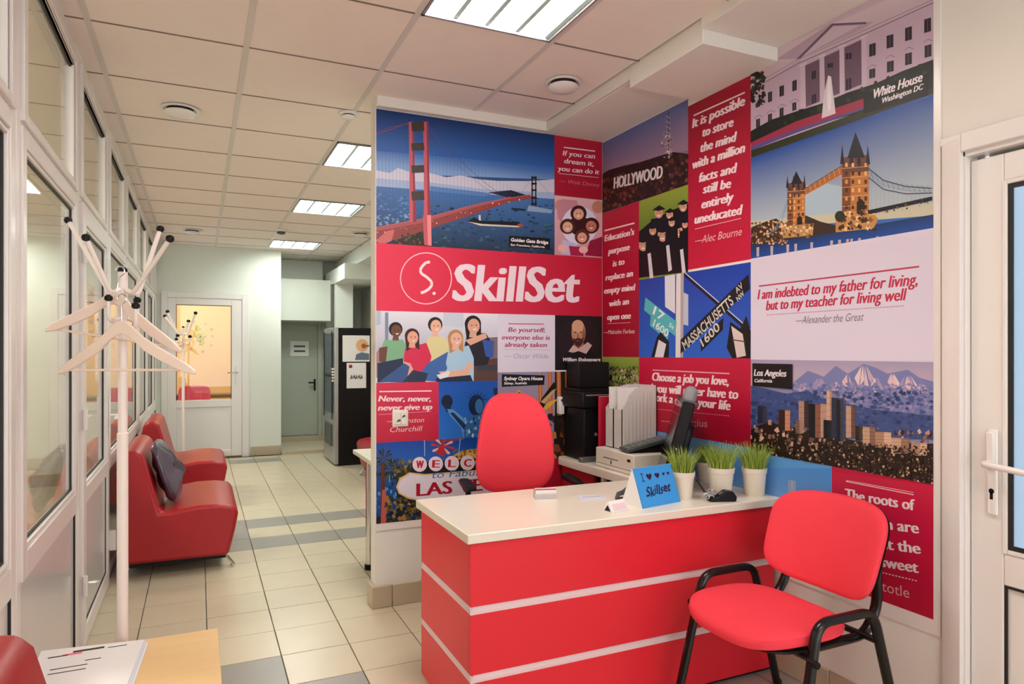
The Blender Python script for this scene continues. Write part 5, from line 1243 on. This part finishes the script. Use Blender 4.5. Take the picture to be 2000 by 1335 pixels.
for k in range(8):
    t_ = R(k * 45 + 12); a.poly([(436, 820), (436 + 64 * math.cos(t_ - .16), 822 + 48 * math.sin(t_ - .16)), (436 + 74 * math.cos(t_), 822 + 56 * math.sin(t_)), (436 + 64 * math.cos(t_ + .16), 822 + 48 * math.sin(t_ + .16))], ['#c22a2a', '#e8a890'][k % 2], 2e-6)
a.poly([(395, 860), (430, 800), (445, 800), (450, 880), (440, 880)], '#b02a30')
a.poly([(250, 920), (650, 890), (790, 900), (790, 1000), (250, 990)], '#121826')
for k, (ch_, u) in enumerate(zip('WELCOME', (300, 395, 490, 583, 672, 760, 850))):
    a.ell(u, 928 - 3 * k, 43, 44, '#e4d2dc', 24); a.text(ch_, (u - 20, 950 - 3 * k), (u + 20, 950 - 3 * k), 44, '#b01c34', 0, 0.03)
a.poly([(160, 1060), (180, 1010), (240, 975), (330, 985), (790, 950), (790, 1180), (330, 1150), (230, 1130), (175, 1100)], '#d8b880'); a.poly([(170, 1060), (190, 1018), (245, 985), (330, 994), (790, 962), (790, 1170), (330, 1140), (235, 1120), (185, 1095)], '#dcd6e2')
a.text('to Fabulous', (370, 1010), (760, 985), 40, '#1c6ab0', 0.3, 0.0)
a.text('LAS VEGAS', (284, 1116), (900, 1062), 74, '#a3122c', 0.0, 0.04)
a.scatter(330, 1180, 780, 1290, 120, 16, ['#1a2c1c', '#0c1420', '#3a4a24', '#243a5a'], 17)
a.build(MBk, 'picture_panel', 'printed picture of a desert city welcome sign at the lower left')
a = Art('b', (s971, XR - 0.008, 0.445, z1000), '#a5102e', Z6); a.build(MBk, 'quote_panel', 'crimson panel behind the office chair')

# ================= right wall
y1177 = -(YB - 0.008); s1250 = sR(1250); s1346 = sR(1346); s1468 = sR(1468.5); s1826 = -1.503
zHb = zR(1250, 393); zG = zR(1250, 547); zM = zR(1350, 698); zP = zR(1345, 527)
# --- hillside letters
a = Art('r', (y1177, s1250, zHb, 2.634), '#8a6f96', Z7); A2 = Art('r', (s1250, s1346, zHb, 2.634), '#8a6f96', Z7)
for q in (a, A2):
    q.band([(40, 250), (480, 40)], [(40, 400), (480, 290)], '#5a6aa4', '#a08098', 8)
    q.poly([(40, 415), (80, 390), (150, 370), (240, 350), (340, 318), (400, 300), (480, 310), (480, 470), (230, 545), (40, 610)], '#2a1512')
    q.scatter(40, 300, 480, 600, 700, 9, ['#3a1c18', '#54261e', '#6a3428', '#1a0f0e', '#2b2416', '#7c4238'], 21, inside=lambda u, v: v > 440 - (u - 40) * 0.30)
    q.line([(380, 95), (378, 330)], 5, '#4a3038'); 
    for k in range(8): q.line([(368 - k, 120 + 26 * k), (388 + k, 132 + 26 * k)], 3, '#c8b8bc', 1e-6)
    q.scatter(345, 210, 400, 330, 50, 5, ['#e8dcdc', '#6a4a50', '#b89aa0'], 22)
b_ = len(a.v); a.v += A2.v; a.c += A2.c; a.f += [tuple(i + b_ for i in f) for f in A2.f]
a.off += 1.2e-3
a.text('HOLLYWOOD', (106, 484), (348, 430), 55, '#eadfe2', 0.0, 0.02)
a.build(MRt, 'picture_panel', 'printed picture of white letters on a brown hillside with a mast')
# --- education quote
a = Art('r', (y1177, s1250, zR(1230, 697), zHb), '#b50f34', Z7)
a.band([(40, 560), (235, 540)], [(40, 1340), (235, 1330)], '#b80f34', '#9c0a28', 4)
rule(a, (58, 694), (208, 656), 8, WT)
for t, x0, v0, x1, v1 in (("Education's", 60, 748, 206, 714), ('purpose', 80, 812, 184, 790), ('is to', 102, 874, 158, 862), ('replace an', 66, 944, 200, 922), ('empty mind', 58, 1010, 210, 992), ('with an', 82, 1074, 180, 1062), ('open one', 74, 1142, 190, 1134)):
    a.text(t, (x0, v0), (x1, v1), 30, WT, 0.2, 0.03)
rule(a, (74, 1160), (188, 1154), 2.5, PK); a.text('—Malcolm Forbes', (56, 1212), (210, 1208), 20, WT, 0.28, 0.0)
a.build(MRt, 'quote_panel', 'narrow crimson quote panel about education, left on the right wall')
# --- graduates
a = Art('r', (s1250, s1346, zG, zHb), '#7a8e2c', Z7)
a.band([(230, 540), (480, 455)], [(230, 700), (480, 640)], '#94a23a', '#5c7a24', 4)
a.poly([(230, 700), (300, 640), (400, 590), (480, 560), (480, 900), (230, 930)], '#0e0a12')
for (u, v, r) in ((330, 600, 26), (452, 570, 24), (385, 610, 22), (252, 760, 30), (350, 710, 32), (425, 690, 32), (300, 690, 22), (395, 650, 20), (462, 660, 18)):
    a.poly([(u - r * 1.5, v - r * .2 + 40), (u + r * 1.5, v + 30), (u + r * 1.8, v + 150), (u - r * 1.8, v + 160)], '#0c0a12', 2e-6)
    a.ell(u, v + r * .2, r * .8, r * 1.05, '#d39a80', 14); a.ell(u, v + r * .75, r * .35, r * .12, '#f0e4e0', 8)
    a.ell(u - r * .3, v + r * .1, r * .1, r * .1, '#2a1410', 6); a.ell(u + r * .3, v + r * .1, r * .1, r * .1, '#2a1410', 6)
    a.poly([(u - r * 1.25, v - r * .35), (u + r * .1, v - r * 1.3), (u + r * 1.3, v - r * .6), (u, v - r * .15)], '#0a0810', 2e-6)
for (u, v) in ((282, 880), (375, 840), (445, 860)): a.poly([(u - 8, v - 70), (u + 8, v - 75), (u + 22, v + 50), (u + 4, v + 60)], '#d8d0d8')
a.build(MRt, 'picture_panel', 'printed picture of graduates in black caps on a green lawn')
# --- possible quote
a = Art('r', (s1346, s1468, zP, 2.595), '#a90c2c', Z7)
a.band([(475, 40), (800, -40)], [(475, 900), (800, 850)], '#9c0a28', '#c41a3c', 8)
rule(a, (505, 118), (762, 2), 8, WT)
for t, x0, v0, x1, v1 in (('It is possible', 502, 180, 762, 64), ('to store', 550, 225, 704, 170), ('the mind', 540, 302, 716, 246), ('with a million', 500, 386, 762, 300), ('facts and', 534, 452, 718, 402), ('still be', 556, 508, 692, 478), ('entirely', 548, 584, 704, 546), ('uneducated', 514, 660, 746, 612)):
    a.text(t, (x0, v0), (x1, v1), 44, WT, 0.2, 0.03)
rule(a, (514, 686), (746, 632), 4, WT, 28); a.text('—Alec Bourne', (512, 762), (748, 716), 36, PK, 0.28, 0.005)
a.build(MRt, 'quote_panel', 'tall dark crimson quote panel "It is possible to store the mind"')
# --- street signs
a = Art('r', (s1250, s1468, zM, zG), '#1c46b4', Z7)
a.band([(230, 940), (790, 845)], [(230, 1330), (790, 1340)], '#1a3fa8', '#2a62cc', 8)
a.poly([(360, 915), (412, 905), (412, 1110), (362, 1075)], '#dfe0ea'); a.poly([(430, 990), (478, 1015), (478, 1170), (436, 1160)], '#c0c6d8')
a.poly([(418, 890), (456, 885), (452, 1335), (414, 1335)], '#e2dedf'); a.poly([(440, 890), (456, 885), (452, 1335), (438, 1335)], '#b0a8ac')
a.line([(458, 915), (790, 1205)], 15, '#1a1a26'); a.line([(462, 905), (790, 1190)], 5, '#dcd8de')
a.poly([(263, 1028), (420, 1150), (412, 1222), (256, 1092)], '#54b8c4'); a.poly([(290, 1118), (384, 1190), (374, 1245), (286, 1170)], '#54b8c4')
a.text('17', (300, 1110), (348, 1150), 42, '#e8f2f2', 0.0, 0.02); a.text('St', (380, 1172), (404, 1190), 20, '#e8f2f2', 0, 0.01); a.text('1600', (300, 1170), (372, 1228), 36, '#e8f2f2', 0, 0.015)
a.poly([(440, 1310), (440, 1240), (780, 912), (788, 985)], '#14181e'); a.poly([(540, 1240), (655, 1130), (652, 1190), (542, 1300)], '#14181e')
a.text('MASSACHUSETTS', (462, 1295), (708, 1058), 48, '#d6d2c6', 0, 0.015); a.text('AV', (722, 1010), (756, 976), 30, '#d6d2c6', 0, 0.015); a.text('NW', (728, 1050), (762, 1014), 26, '#d6d2c6', 0, 0.015); a.text('1600', (552, 1276), (640, 1186), 44, '#d6d2c6', 0, 0.015)
a.poly([(290, 1335), (320, 1230), (340, 1200), (382, 1250), (380, 1335)], '#14120f'); a.poly([(308, 1335), (330, 1240), (368, 1262), (352, 1335)], '#dedce4')
a.poly([(672, 1280), (690, 1150), (740, 1185), (770, 1120), (792, 1200), (790, 1335), (700, 1335)], '#16140f'); a.poly([(694, 1170), (752, 1212), (768, 1320), (722, 1330)], '#d8c8c4'); a.line([(700, 1240), (765, 1250)], 6, '#5a4a48')
a.build(MRt, 'picture_panel', 'printed picture of crossing street signs against deep blue sky')
# --- crowd picture behind the files
a = Art('r', (y1177, s1250, zR(1230, 800), zR(1230, 697)), '#8ca03c', Y2)
a.band([(60, 60), (380, 70)], [(60, 180), (380, 180)], '#93a844', '#7c9040', 3)
a.scatter(60, 150, 380, 420, 420, 12, ['#1a1418', '#3a2a30', '#c89aa0', '#e0c8cc', '#5a6a2a', '#8a3a50', '#2a3a30'], 31, ar=0.6)
a.build(MRt, 'picture_panel', 'small printed picture of a crowd on green grass')
a = Art('r', (y1177, s1250, 0.46, zR(1230, 800)), '#a40f2e', Y2); a.build(MRt, 'quote_panel', 'crimson panel behind the black machine and the files')
# --- choose a job quote
zCb = zR(1460, 872)
a = Art('r', (s1250, s1468, zCb, zM), '#b31035', Y2)
a.band([(370, 70), (1300, 90)], [(370, 800), (1300, 840)], '#c6163e', '#a00c2a', 6)
rule(a, (486, 176), (1112, 205), 10, PK)
for t, x0, v0, x1, v1 in (('Choose a job you love,', 486, 262, 1108, 302), ('and you will never have to', 400, 348, 1184, 412), ('work a day in your life', 470, 424, 1120, 504)):
    a.text(t, (x0, v0), (x1, v1), 66, WT, 0.18, 0.03)
rule(a, (480, 490), (1118, 550), 5, PK, 34); a.text('—Confucius', (560, 612), (936, 642), 56, '#e2909f', 0.1, 0.0)
a.build(MRt, 'quote_panel', 'crimson quote panel "Choose a job you love" behind the monitor')
# --- blue skies low
s1627 = sR(1627); zLA = zR(1824, 945); zLA2 = zR(1627, 913)
a = Art('r', (s1250, s1627, 0.46, zCb), '#5c9fe0', Y4)
a.band([(-200, -30), (1060, -20)], [(-200, 200), (1060, 200)], '#4a8fdc', '#8cb8ea', 6)
a.poly([(776, 60), (790, 52), (824, 60), (828, 160), (776, 160)], '#8fa6cc'); a.line([(800, 62), (802, 150)], 6, '#c8b8bc')
a.poly([(-200, 300), (1060, 300), (1060, 900), (-200, 900)], '#3a6a3c')
a.scatter(640, 250, 1050, 420, 60, 26, ['#2c5428', '#4a7a3a', '#5a8a40'], 33)
a.build(MRt, 'picture_panel', 'pale blue printed sky with a distant pair of towers above the chair')
# --- white house
s_r = s1826
zW = zR(1468, 300)
zW2 = (zR(1826, 195) + zW) / 2
a = Art('r', (s1468, s_r, zW2, 2.652), '#c9b4c4', Z8)
ok_r = a.r; a.r = (s1468, s_r, zW2, 2.652)
a.band([(70, 300), (990, -100)], [(70, 420), (990, 60)], '#d8c2cc', '#c4aebc', 3)
a.poly([(140, 420), (320, 300), (330, 320), (640, 190), (990, 20), (990, 320), (640, 440), (70, 660), (75, 470)], '#c2a9bd')
a.poly([(200, 300), (470, 120), (690, 110), (640, 145), (310, 295)], '#b7a0b4'); a.poly([(330, 285), (480, 135), (620, 128)], '#cdb8c8')
a.poly([(300, 300), (480, 120), (490, 128), (325, 292)], '#6a5a70'); a.poly([(480, 120), (650, 112), (655, 122), (490, 130)], '#6a5a70')
a.line([(150, 410), (310, 320), (650, 170), (990, 15)], 5, '#7a6880'); a.line([(150, 392), (310, 300), (650, 150), (990, 0)], 3, '#8a7890')
a.poly([(345, 330), (640, 195), (640, 420), (345, 540)], '#6e5468')
for u, vt, vb in ((322, 332, 545), (418, 288, 520), (518, 238, 490), (628, 190, 440)):
    a.poly([(u, vt), (u + 24, vt - 8), (u + 28, vb - 8), (u + 2, vb)], '#cbb4c6'); a.poly([(u - 5, vt + 6), (u + 30, vt - 8), (u + 30, vt - 18), (u - 5, vt - 4)], '#d6c2d0')
for u, v, w_, h_ in ((98, 490, 22, 52), (160, 465, 20, 50), (218, 435, 22, 52), (282, 408, 22, 52), (100, 600, 20, 42), (160, 575, 20, 44), (218, 545, 20, 44), (282, 518, 20, 40), (668, 225, 32, 62), (755, 182, 34, 64), (848, 143, 34, 66), (944, 100, 34, 68), (668, 350, 30, 46), (757, 312, 34, 54), (848, 272, 34, 58), (946, 232, 34, 60), (380, 360, 20, 40), (460, 320, 26, 22), (550, 270, 30, 30), (552, 400, 26, 56), (380, 478, 22, 44)):
    a.poly([(u, v), (u + w_, v - h_ * .15), (u + w_, v + h_ * .85), (u, v + h_)], '#2a1e2e'); a.line([(u + w_ / 2, v), (u + w_ / 2, v + h_ * .9)], 1.5, '#8a7486', 1e-6)
for u, v in ((112, 592), (172, 568), (228, 538), (292, 512), (682, 340), (772, 292), (866, 252), (962, 212)): a.line([(u - 22, v + 4), (u, v - 14), (u + 24, v - 6)], 3.5, '#8e7890', 1e-6)
for u, v in ((140, 480), (290, 360)): pass
a.scatter(80, 360, 140, 520, 110, 13, ['#1e2018', '#0e100c', '#34362a', '#c2a9bd'], 41)
a.poly([(70, 660), (180, 600), (300, 560), (430, 520), (560, 465), (700, 420), (830, 360), (990, 300), (990, 470), (640, 560), (70, 720)], '#141a14')
a.scatter(75, 330, 985, 720, 300, 16, ['#1c2818', '#0c120c', '#2a3820', '#101a14'], 42, inside=lambda u, v: 665 - (u - 70) * .40 < v < 730 - (u - 70) * .34)
a.poly([(75, 715), (300, 610), (640, 495), (640, 540), (300, 650), (75, 735)], '#9c2a48'); a.poly([(75, 735), (300, 650), (640, 540), (640, 550), (300, 668), (75, 755)], '#5a4a8a')
a.poly([(75, 755), (640, 555), (990, 440), (990, 560), (75, 800)], '#2c3018')
a.poly([(462, 380), (478, 385), (500, 570), (430, 595), (440, 480)], '#d6c8d4'); a.ell(468, 470, 12, 90, '#eadfe6')
a.poly([(640, 470), (965, 370), (965, 480), (640, 572)], '#0e0c10')
a.text('White House', (688, 496), (936, 408), 44, '#ece2ea', 0.2, 0.02); a.text('Washington DC', (732, 520), (938, 448), 26, '#ece2ea', 0.2, 0.02)
a.build(MRt, 'picture_panel', 'printed picture of a white columned mansion with a fountain, at the top right')
# --- tower bridge
zT1 = zR(1468, 503); zT2 = (zR(1826, 448) + zT1) / 2
a = Art('r', (s1468, s_r, zT2, zW2), '#3a6ab4', Z8)
a.band([(70, 780), (990, 480)], [(70, 1130), (990, 1060)], '#1b4a9c', '#b9c4c8', 14)
a.ell(430, 1010, 170, 90, '#a8bccc'); a.poly([(70, 1110), (990, 1020), (990, 1080), (70, 1150)], '#c6c0a8')
a.band([(70, 1215), (500, 1160), (990, 1075)], [(70, 1300), (500, 1230), (990, 1150)], '#16305c', '#1c4fa0', 6)
a.poly([(75, 1140), (150, 1110), (200, 1095), (240, 1120), (350, 1080), (420, 1110), (500, 1130), (500, 1165), (75, 1230)], '#3a2a20')
a.scatter(78, 1110, 260, 1225, 240, 6, ['#c89060', '#7a5030', '#2a1c18', '#e0b080', '#4a3426'], 51)
def tower(a, x0, x1, vt, vb, roofv, c0='#b9743c'):
    w_ = x1 - x0
    a.poly([(x0, vt), (x1, vt - w_ * .1), (x1, vb - w_ * .08), (x0, vb)], c0); a.poly([(x0, vt), (x0 + w_ * .32, vt - w_ * .02), (x0 + w_ * .32, vb), (x0, vb)], '#7a4524')
    a.poly([(x0, vt), (x1, vt - w_ * .1), (x1, vt + (vb - vt) * .25), (x0, vt + (vb - vt) * .28)], '#6a4438')
    a.poly([(x0 + w_ * .2, vt + 4), (x0 + w_ * .5, roofv), (x0 + w_ * .85, vt)], '#1a1a26')
    for k in (0.0, .34, .62, .96): a.poly([(x0 + w_ * k - w_ * .07, vt + w_ * .25), (x0 + w_ * k, vt - w_ * .48), (x0 + w_ * k + w_ * .09, vt + w_ * .25)], '#23202c')
    rnd = random.Random(int(x0))
    for i in range(6):
        for k in range(4):
            u = x0 + w_ * (.12 + .24 * k); v = vt + (vb - vt) * (.10 + .15 * i)
            a.poly([(u, v), (u + w_ * .09, v - 1), (u + w_ * .09, v + (vb - vt) * .07), (u, v + (vb - vt) * .07)], rnd.choice(['#3a2018', '#e8b070', '#4a2a1a', '#d89a58']), 2e-6)
    for i in range(5): a.line([(x0, vt + (vb - vt) * (.2 + .17 * i)), (x1, vt + (vb - vt) * (.2 + .17 * i) - w_ * .09)], 2, '#e2b888', 1e-6)
    a.poly([(x0 + w_ * .55, vb), (x0 + w_ * .55, vb - w_ * .42), (x0 + w_ * .70, vb - w_ * .55), (x0 + w_ * .85, vb - w_ * .42), (x0 + w_ * .85, vb)], '#241612')
a.line([(160, 1180), (200, 1140), (240, 1050), (258, 990)], 4, '#7aa0b0'); a.line([(175, 1180), (225, 1120), (255, 1020)], 3, '#5a8090')
a.poly([(330, 955), (540, 825), (540, 870), (335, 985)], '#a8683a'); a.line([(330, 955), (540, 825)], 4, '#5a4038'); a.line([(335, 985), (540, 872)], 3, '#e0a868')
for k in range(8): a.line([(345 + 24 * k, 946 - 15 * k), (352 + 24 * k, 972 - 14 * k)], 2, '#e6b880', 1e-6)
tower(a, 257, 346, 920, 1130, 858); tower(a, 532, 666, 790, 1070, 664)
a.poly([(225, 1135), (390, 1120), (385, 1180), (230, 1195)], '#b98a5a'); a.scatter(230, 1125, 385, 1190, 40, 9, ['#e8c898', '#8a6238', '#5a3c24'], 52)
a.poly([(500, 1080), (560, 1055), (690, 1070), (715, 1100), (690, 1145), (500, 1165)], '#c08a52'); a.scatter(505, 1060, 700, 1150, 60, 12, ['#e8c08a', '#8a5a30', '#3c2618'], 53)
a.ell(522, 1085, 26, 28, '#2a2c1c')
a.line([(665, 845), (740, 905), (850, 935), (985, 945)], 4, '#24304a'); a.line([(665, 890), (740, 950), (850, 972), (985, 968)], 4, '#24304a'); a.line([(668, 870), (740, 930), (850, 955), (985, 958)], 2, '#8a96b0')
for k in range(14): a.line([(680 + 22 * k, 905 + 42 * (1 - math.exp(-k / 5))), (680 + 22 * k, 1050 - 4.5 * k)], 1, '#8896a8', 1e-6)
for k in range(12): a.line([(675 + 26 * k, 860 + 75 * (1 - math.exp(-k / 4))), (690 + 26 * k, 905 + 65 * (1 - math.exp(-k / 4)))], 1.5, '#5a6478', 1e-6)
a.poly([(660, 1055), (985, 985), (985, 1005), (665, 1075)], '#1a1a24'); a.scatter(670, 1000, 985, 1070, 60, 6, ['#3a3040', '#0e0e16', '#6a5a50'], 54, inside=lambda u, v: abs(v - (1075 - (u - 665) * .22)) < 14)
for u in (110, 180, 260, 300, 380, 480, 520, 560, 580, 620, 710): a.poly([(u - 7, 1250 - u * .09), (u + 7, 1248 - u * .09), (u + 6, 1290 - u * .05), (u - 6, 1292 - u * .05)], '#b9aab8', 2e-6)
a.build(MRt, 'picture_panel', 'printed picture of a twin towered bridge lit at dusk')
# --- father quote
zQ = zR(1640, 704)
a = Art('r', (s1468, s_r, zQ, zT2), '#d8cfe2', Y1)
a.band([(70, 60), (990, -60)], [(70, 575), (990, 570)], '#d6cdde', '#ddd6ea', 3)
a.line([(114, 202), (918, 104)], 9, '#b83a58')
a.text('I am indebted to my father for living,', (112, 268), (914, 196), 48, '#bd2a4c', 0.2, 0.024); a.text('but to my teacher for living well', (154, 322), (850, 272), 48, '#bd2a4c', 0.2, 0.024)
rule(a, (154, 346), (848, 300), 4, '#a8607a', 60); a.text('—Alexander the Great', (300, 390), (640, 374), 36, '#7d6f80', 0.25, 0.0)
a.build(MRt, 'quote_panel', 'large pale lilac quote panel "I am indebted to my father for living"')
# --- skyline
zL = zR(1700, 932)
a = Art('r', (s1468, s_r, zLA, zQ), '#8a8cb0', Y1)
a.band([(70, 570), (990, 570)], [(70, 700), (990, 700)], '#a49cbc', '#c4aebe', 4)
a.poly([(280, 690), (360, 625), (440, 655), (500, 600), (560, 640), (640, 590), (700, 610), (760, 640), (860, 620), (920, 660), (990, 680), (990, 900), (280, 880)], '#7a80b4')
rnd_ = random.Random(5)
for (u, v, s_) in ((640, 600, 90), (560, 645, 50), (780, 640, 70), (420, 660, 50), (860, 650, 80), (700, 660, 60), (930, 690, 40), (500, 680, 40), (330, 690, 36), (600, 700, 50)):
    for k in range(6):
        du = rnd_.uniform(-.6, .6) * s_; a.poly([(u + du * .3, v), (u + du + 12, v + s_ * rnd_.uniform(.7, 1.3)), (u + du - 10, v + s_ * rnd_.uniform(.6, 1.2))], rnd_.choice(['#dcc0c8', '#c8a8ba', '#a898c0', '#e2ccd0']), 2e-6)
a.scatter(290, 690, 985, 850, 420, 9, ['#6a74ac', '#8a88b8', '#5a689e', '#a094bc'], 61, ar=1.5)
a.poly([(75, 700), (150, 715), (250, 740), (360, 725), (420, 760), (560, 790), (700, 820), (990, 850), (990, 970), (75, 960)], '#3e5088')
a.scatter(80, 730, 985, 960, 420, 9, ['#364878', '#46588e', '#2c3c68', '#505e90'], 62, ar=1.6)
a.poly([(75, 920), (150, 880), (400, 930), (620, 980), (990, 990), (990, 1210), (75, 1080)], '#2a1c18')
a.scatter(75, 880, 985, 1000, 170, 13, ['#b89080', '#d8b098', '#6a4c44', '#3a2a28', '#8a6a5c'], 63, ar=0.8, inside=lambda u, v: v > 870 + (u - 75) * .06)
for (u0, u1, vt, vb, c_, c2) in ((110, 155, 800, 890, '#2a2c3c', '#3a3c50'), (215, 272, 820, 925, '#3a2420', '#c88a70'), (315, 365, 775, 910, '#b08a78', '#3a2c30'), (365, 425, 790, 960, '#1c1a20', '#8a5a48'), (425, 485, 790, 960, '#b89484', '#8a6a5c'), (455, 485, 722, 880, '#d0a890', '#b08a76'), (480, 545, 760, 965, '#2c3246', '#4a4e66'), (505, 540, 770, 980, '#1a1c28', '#3c4054'), (553, 600, 800, 960, '#c09a84', '#6a4c44'), (600, 635, 900, 975, '#2a2420', '#4a3a34'), (637, 700, 905, 1000, '#c2a088', '#8a6a58'), (700, 780, 930, 1010, '#b08a70', '#d8b498'), (440, 480, 870, 965, '#12141c', '#20222c'), (300, 335, 870, 940, '#7a5c54', '#a88474'), (780, 870, 960, 1040, '#c8a68c', '#9a7660'), (880, 960, 985, 1050, '#b8927a', '#d6b49c')):
    a.poly([(u0, vt), (u1, vt + 4), (u1, vb), (u0, vb)], c_); a.poly([(u0 + (u1 - u0) * .55, vt + 2), (u1, vt + 4), (u1, vb), (u0 + (u1 - u0) * .55, vb)], c2)
    for k in range(5): a.line([(u0, vt + (vb - vt) * k / 5 + 6), (u1, vt + (vb - vt) * k / 5 + 8)], 1, '#1e1618', 1e-6)
a.scatter(75, 950, 990, 1210, 1900, 6.5, ['#120d0c', '#2a1e18', '#8a6a50', '#d0aa88', '#40301e', '#1c2414', '#5a4434', '#241a16', '#181412'], 64, inside=lambda u, v: v > 965 + (u - 75) * .045)
a.poly([(85, 588), (286, 592), (286, 718), (85, 700)], '#151014')
a.text('Los Angeles', (96, 650), (256, 655), 32, '#ece4ea', 0.2, 0.025); a.text('California', (96, 682), (186, 684), 16, '#ece4ea', 0.2, 0.02)
a.build(MRt, 'picture_panel', 'printed picture of a downtown skyline before snowy mountains')
# --- roots quote
a = Art('r', (s1627, s_r, 0.453, zLA), '#c0143c', Y4)
a.band([(1050, 0), (1700, 90)], [(1050, 700), (1700, 930)], '#c91a44', '#b50f34', 4)
a.line([(1140, 62), (1566, 146)], 5, WT); a.line([(1142, 55), (1566, 132)], 3, WT)
for t, x0, v0, x1, v1 in (('The roots of', 1143, 170, 1576, 246), ('education are', 1085, 318, 1604, 390), ('bitter, but the', 1060, 440, 1616, 518), ('fruit is sweet', 1110, 552, 1602, 638)):
    a.text(t, (x0, v0), (x1, v1), 62, WT, 0.03, 0.034)
rule(a, (1100, 570), (1596, 688), 7, WT, 24); a.text('—Aristotle', (1150, 690), (1546, 796), 60, '#e0a0ac', 0.05, 0.0)
a.build(MRt, 'quote_panel', 'crimson quote panel "The roots of education" behind the visitor chair')
# strip below the printed films
# blue tent card lettering
tc_, tw, th_ = TENT
class Flat(Art):
    def __init__(s):
        s.v, s.f, s.c = [], [], []; s.off = 0.0012; s.step = 3e-5; s.r = (-9, 9, -9, 9); s.z = (0, 0, 1); s.plane = 'f'
    def uv(s, u, v): return (u, v)
    def p3(s, q):
        L = math.hypot(0.055, th_); ny, nz = -th_ / L, 0.055 / L
        return (q[0], q[1] * 0.055 / L + ny * s.off, q[1] * th_ / L + nz * s.off)
    def line(s, pts, w, c, step=None):
        for a_, b_ in zip(pts[:-1], pts[1:]):
            d = Vector((b_[0] - a_[0], b_[1] - a_[1])); n_ = Vector((-d.y, d.x)).normalized() * w / 2
            s.poly([(a_[0] + n_.x, a_[1] + n_.y), (b_[0] + n_.x, b_[1] + n_.y), (b_[0] - n_.x, b_[1] - n_.y), (a_[0] - n_.x, a_[1] - n_.y)], c, 1e-6)
f = Flat(); ink = '#2a1c4a'
f.poly([(-tw / 2, 0.0), (tw / 2, 0.0), (tw / 2, 0.158), (-tw / 2, 0.158)], '#3f9be6')
def heart(u, v, r):
    f.poly([(u + r * .0625 * 16 * math.sin(t) ** 3, v + r * .0625 * (13 * math.cos(t) - 5 * math.cos(2 * t) - 2 * math.cos(3 * t) - math.cos(4 * t))) for t in [2 * math.pi * k / 24 for k in range(24)]], '#3a1440')
k_ = tw / 0.16
f.line([(-0.052 * k_, 0.105), (-0.052 * k_, 0.135)], 0.004, ink); f.line([(-0.058 * k_, 0.105), (-0.044 * k_, 0.105)], 0.003, ink); f.line([(-0.058 * k_, 0.135), (-0.046 * k_, 0.135)], 0.003, ink)
heart(-0.024 * k_, 0.120, 0.016); heart(0.010 * k_, 0.120, 0.014); heart(0.038 * k_, 0.122, 0.008); heart(0.058 * k_, 0.122, 0.008)
f.z = (0, 0, 1)
def handtext(t, x0, y0, x1, y1, cap):
    vs, fs = text_mesh(t, 0.022); a0, a1 = min(v[0] for v in vs), max(v[0] for v in vs); kx = (x1 - x0) / (a1 - a0); ky = cap / CAP; b = len(f.v); f.off += 2e-4
    col = rgb(ink, PRINT_K)
    for x, y in vs:
        t_ = (x - a0) / (a1 - a0); q = (x0 + (x - a0) * kx + y * ky * .3, y0 + (y1 - y0) * t_ + y * ky + 0.003 * math.sin(t_ * 19)); f.v.append(f.p3(q)); f.c.append(col)
    for q in fs: f.f.append(tuple(b + i for i in q))
handtext('Skillset', -0.056 * k_, 0.040, 0.050 * k_, 0.052, 0.036)
me = bpy.data.meshes.new('lettering'); o = bpy.data.objects.new('lettering', me); COL.objects.link(o); o.parent = tc_
me.from_pydata(f.v, [], f.f); ca_ = me.color_attributes.new('Col', 'FLOAT_COLOR', 'POINT'); ca_.data.foreach_set('color', [x for c in f.c for x in (*c, 1.0)]); me.materials.append(M_PRINT)
for ob_ in list(bpy.data.objects):
    if ob_.parent is None and ob_.type in ('MESH', 'EMPTY') and ob_.get('kind') == 'structure' and not ob_.get('label'):
        ob_['label'] = 'plain ' + ob_.name.replace('_', ' ')
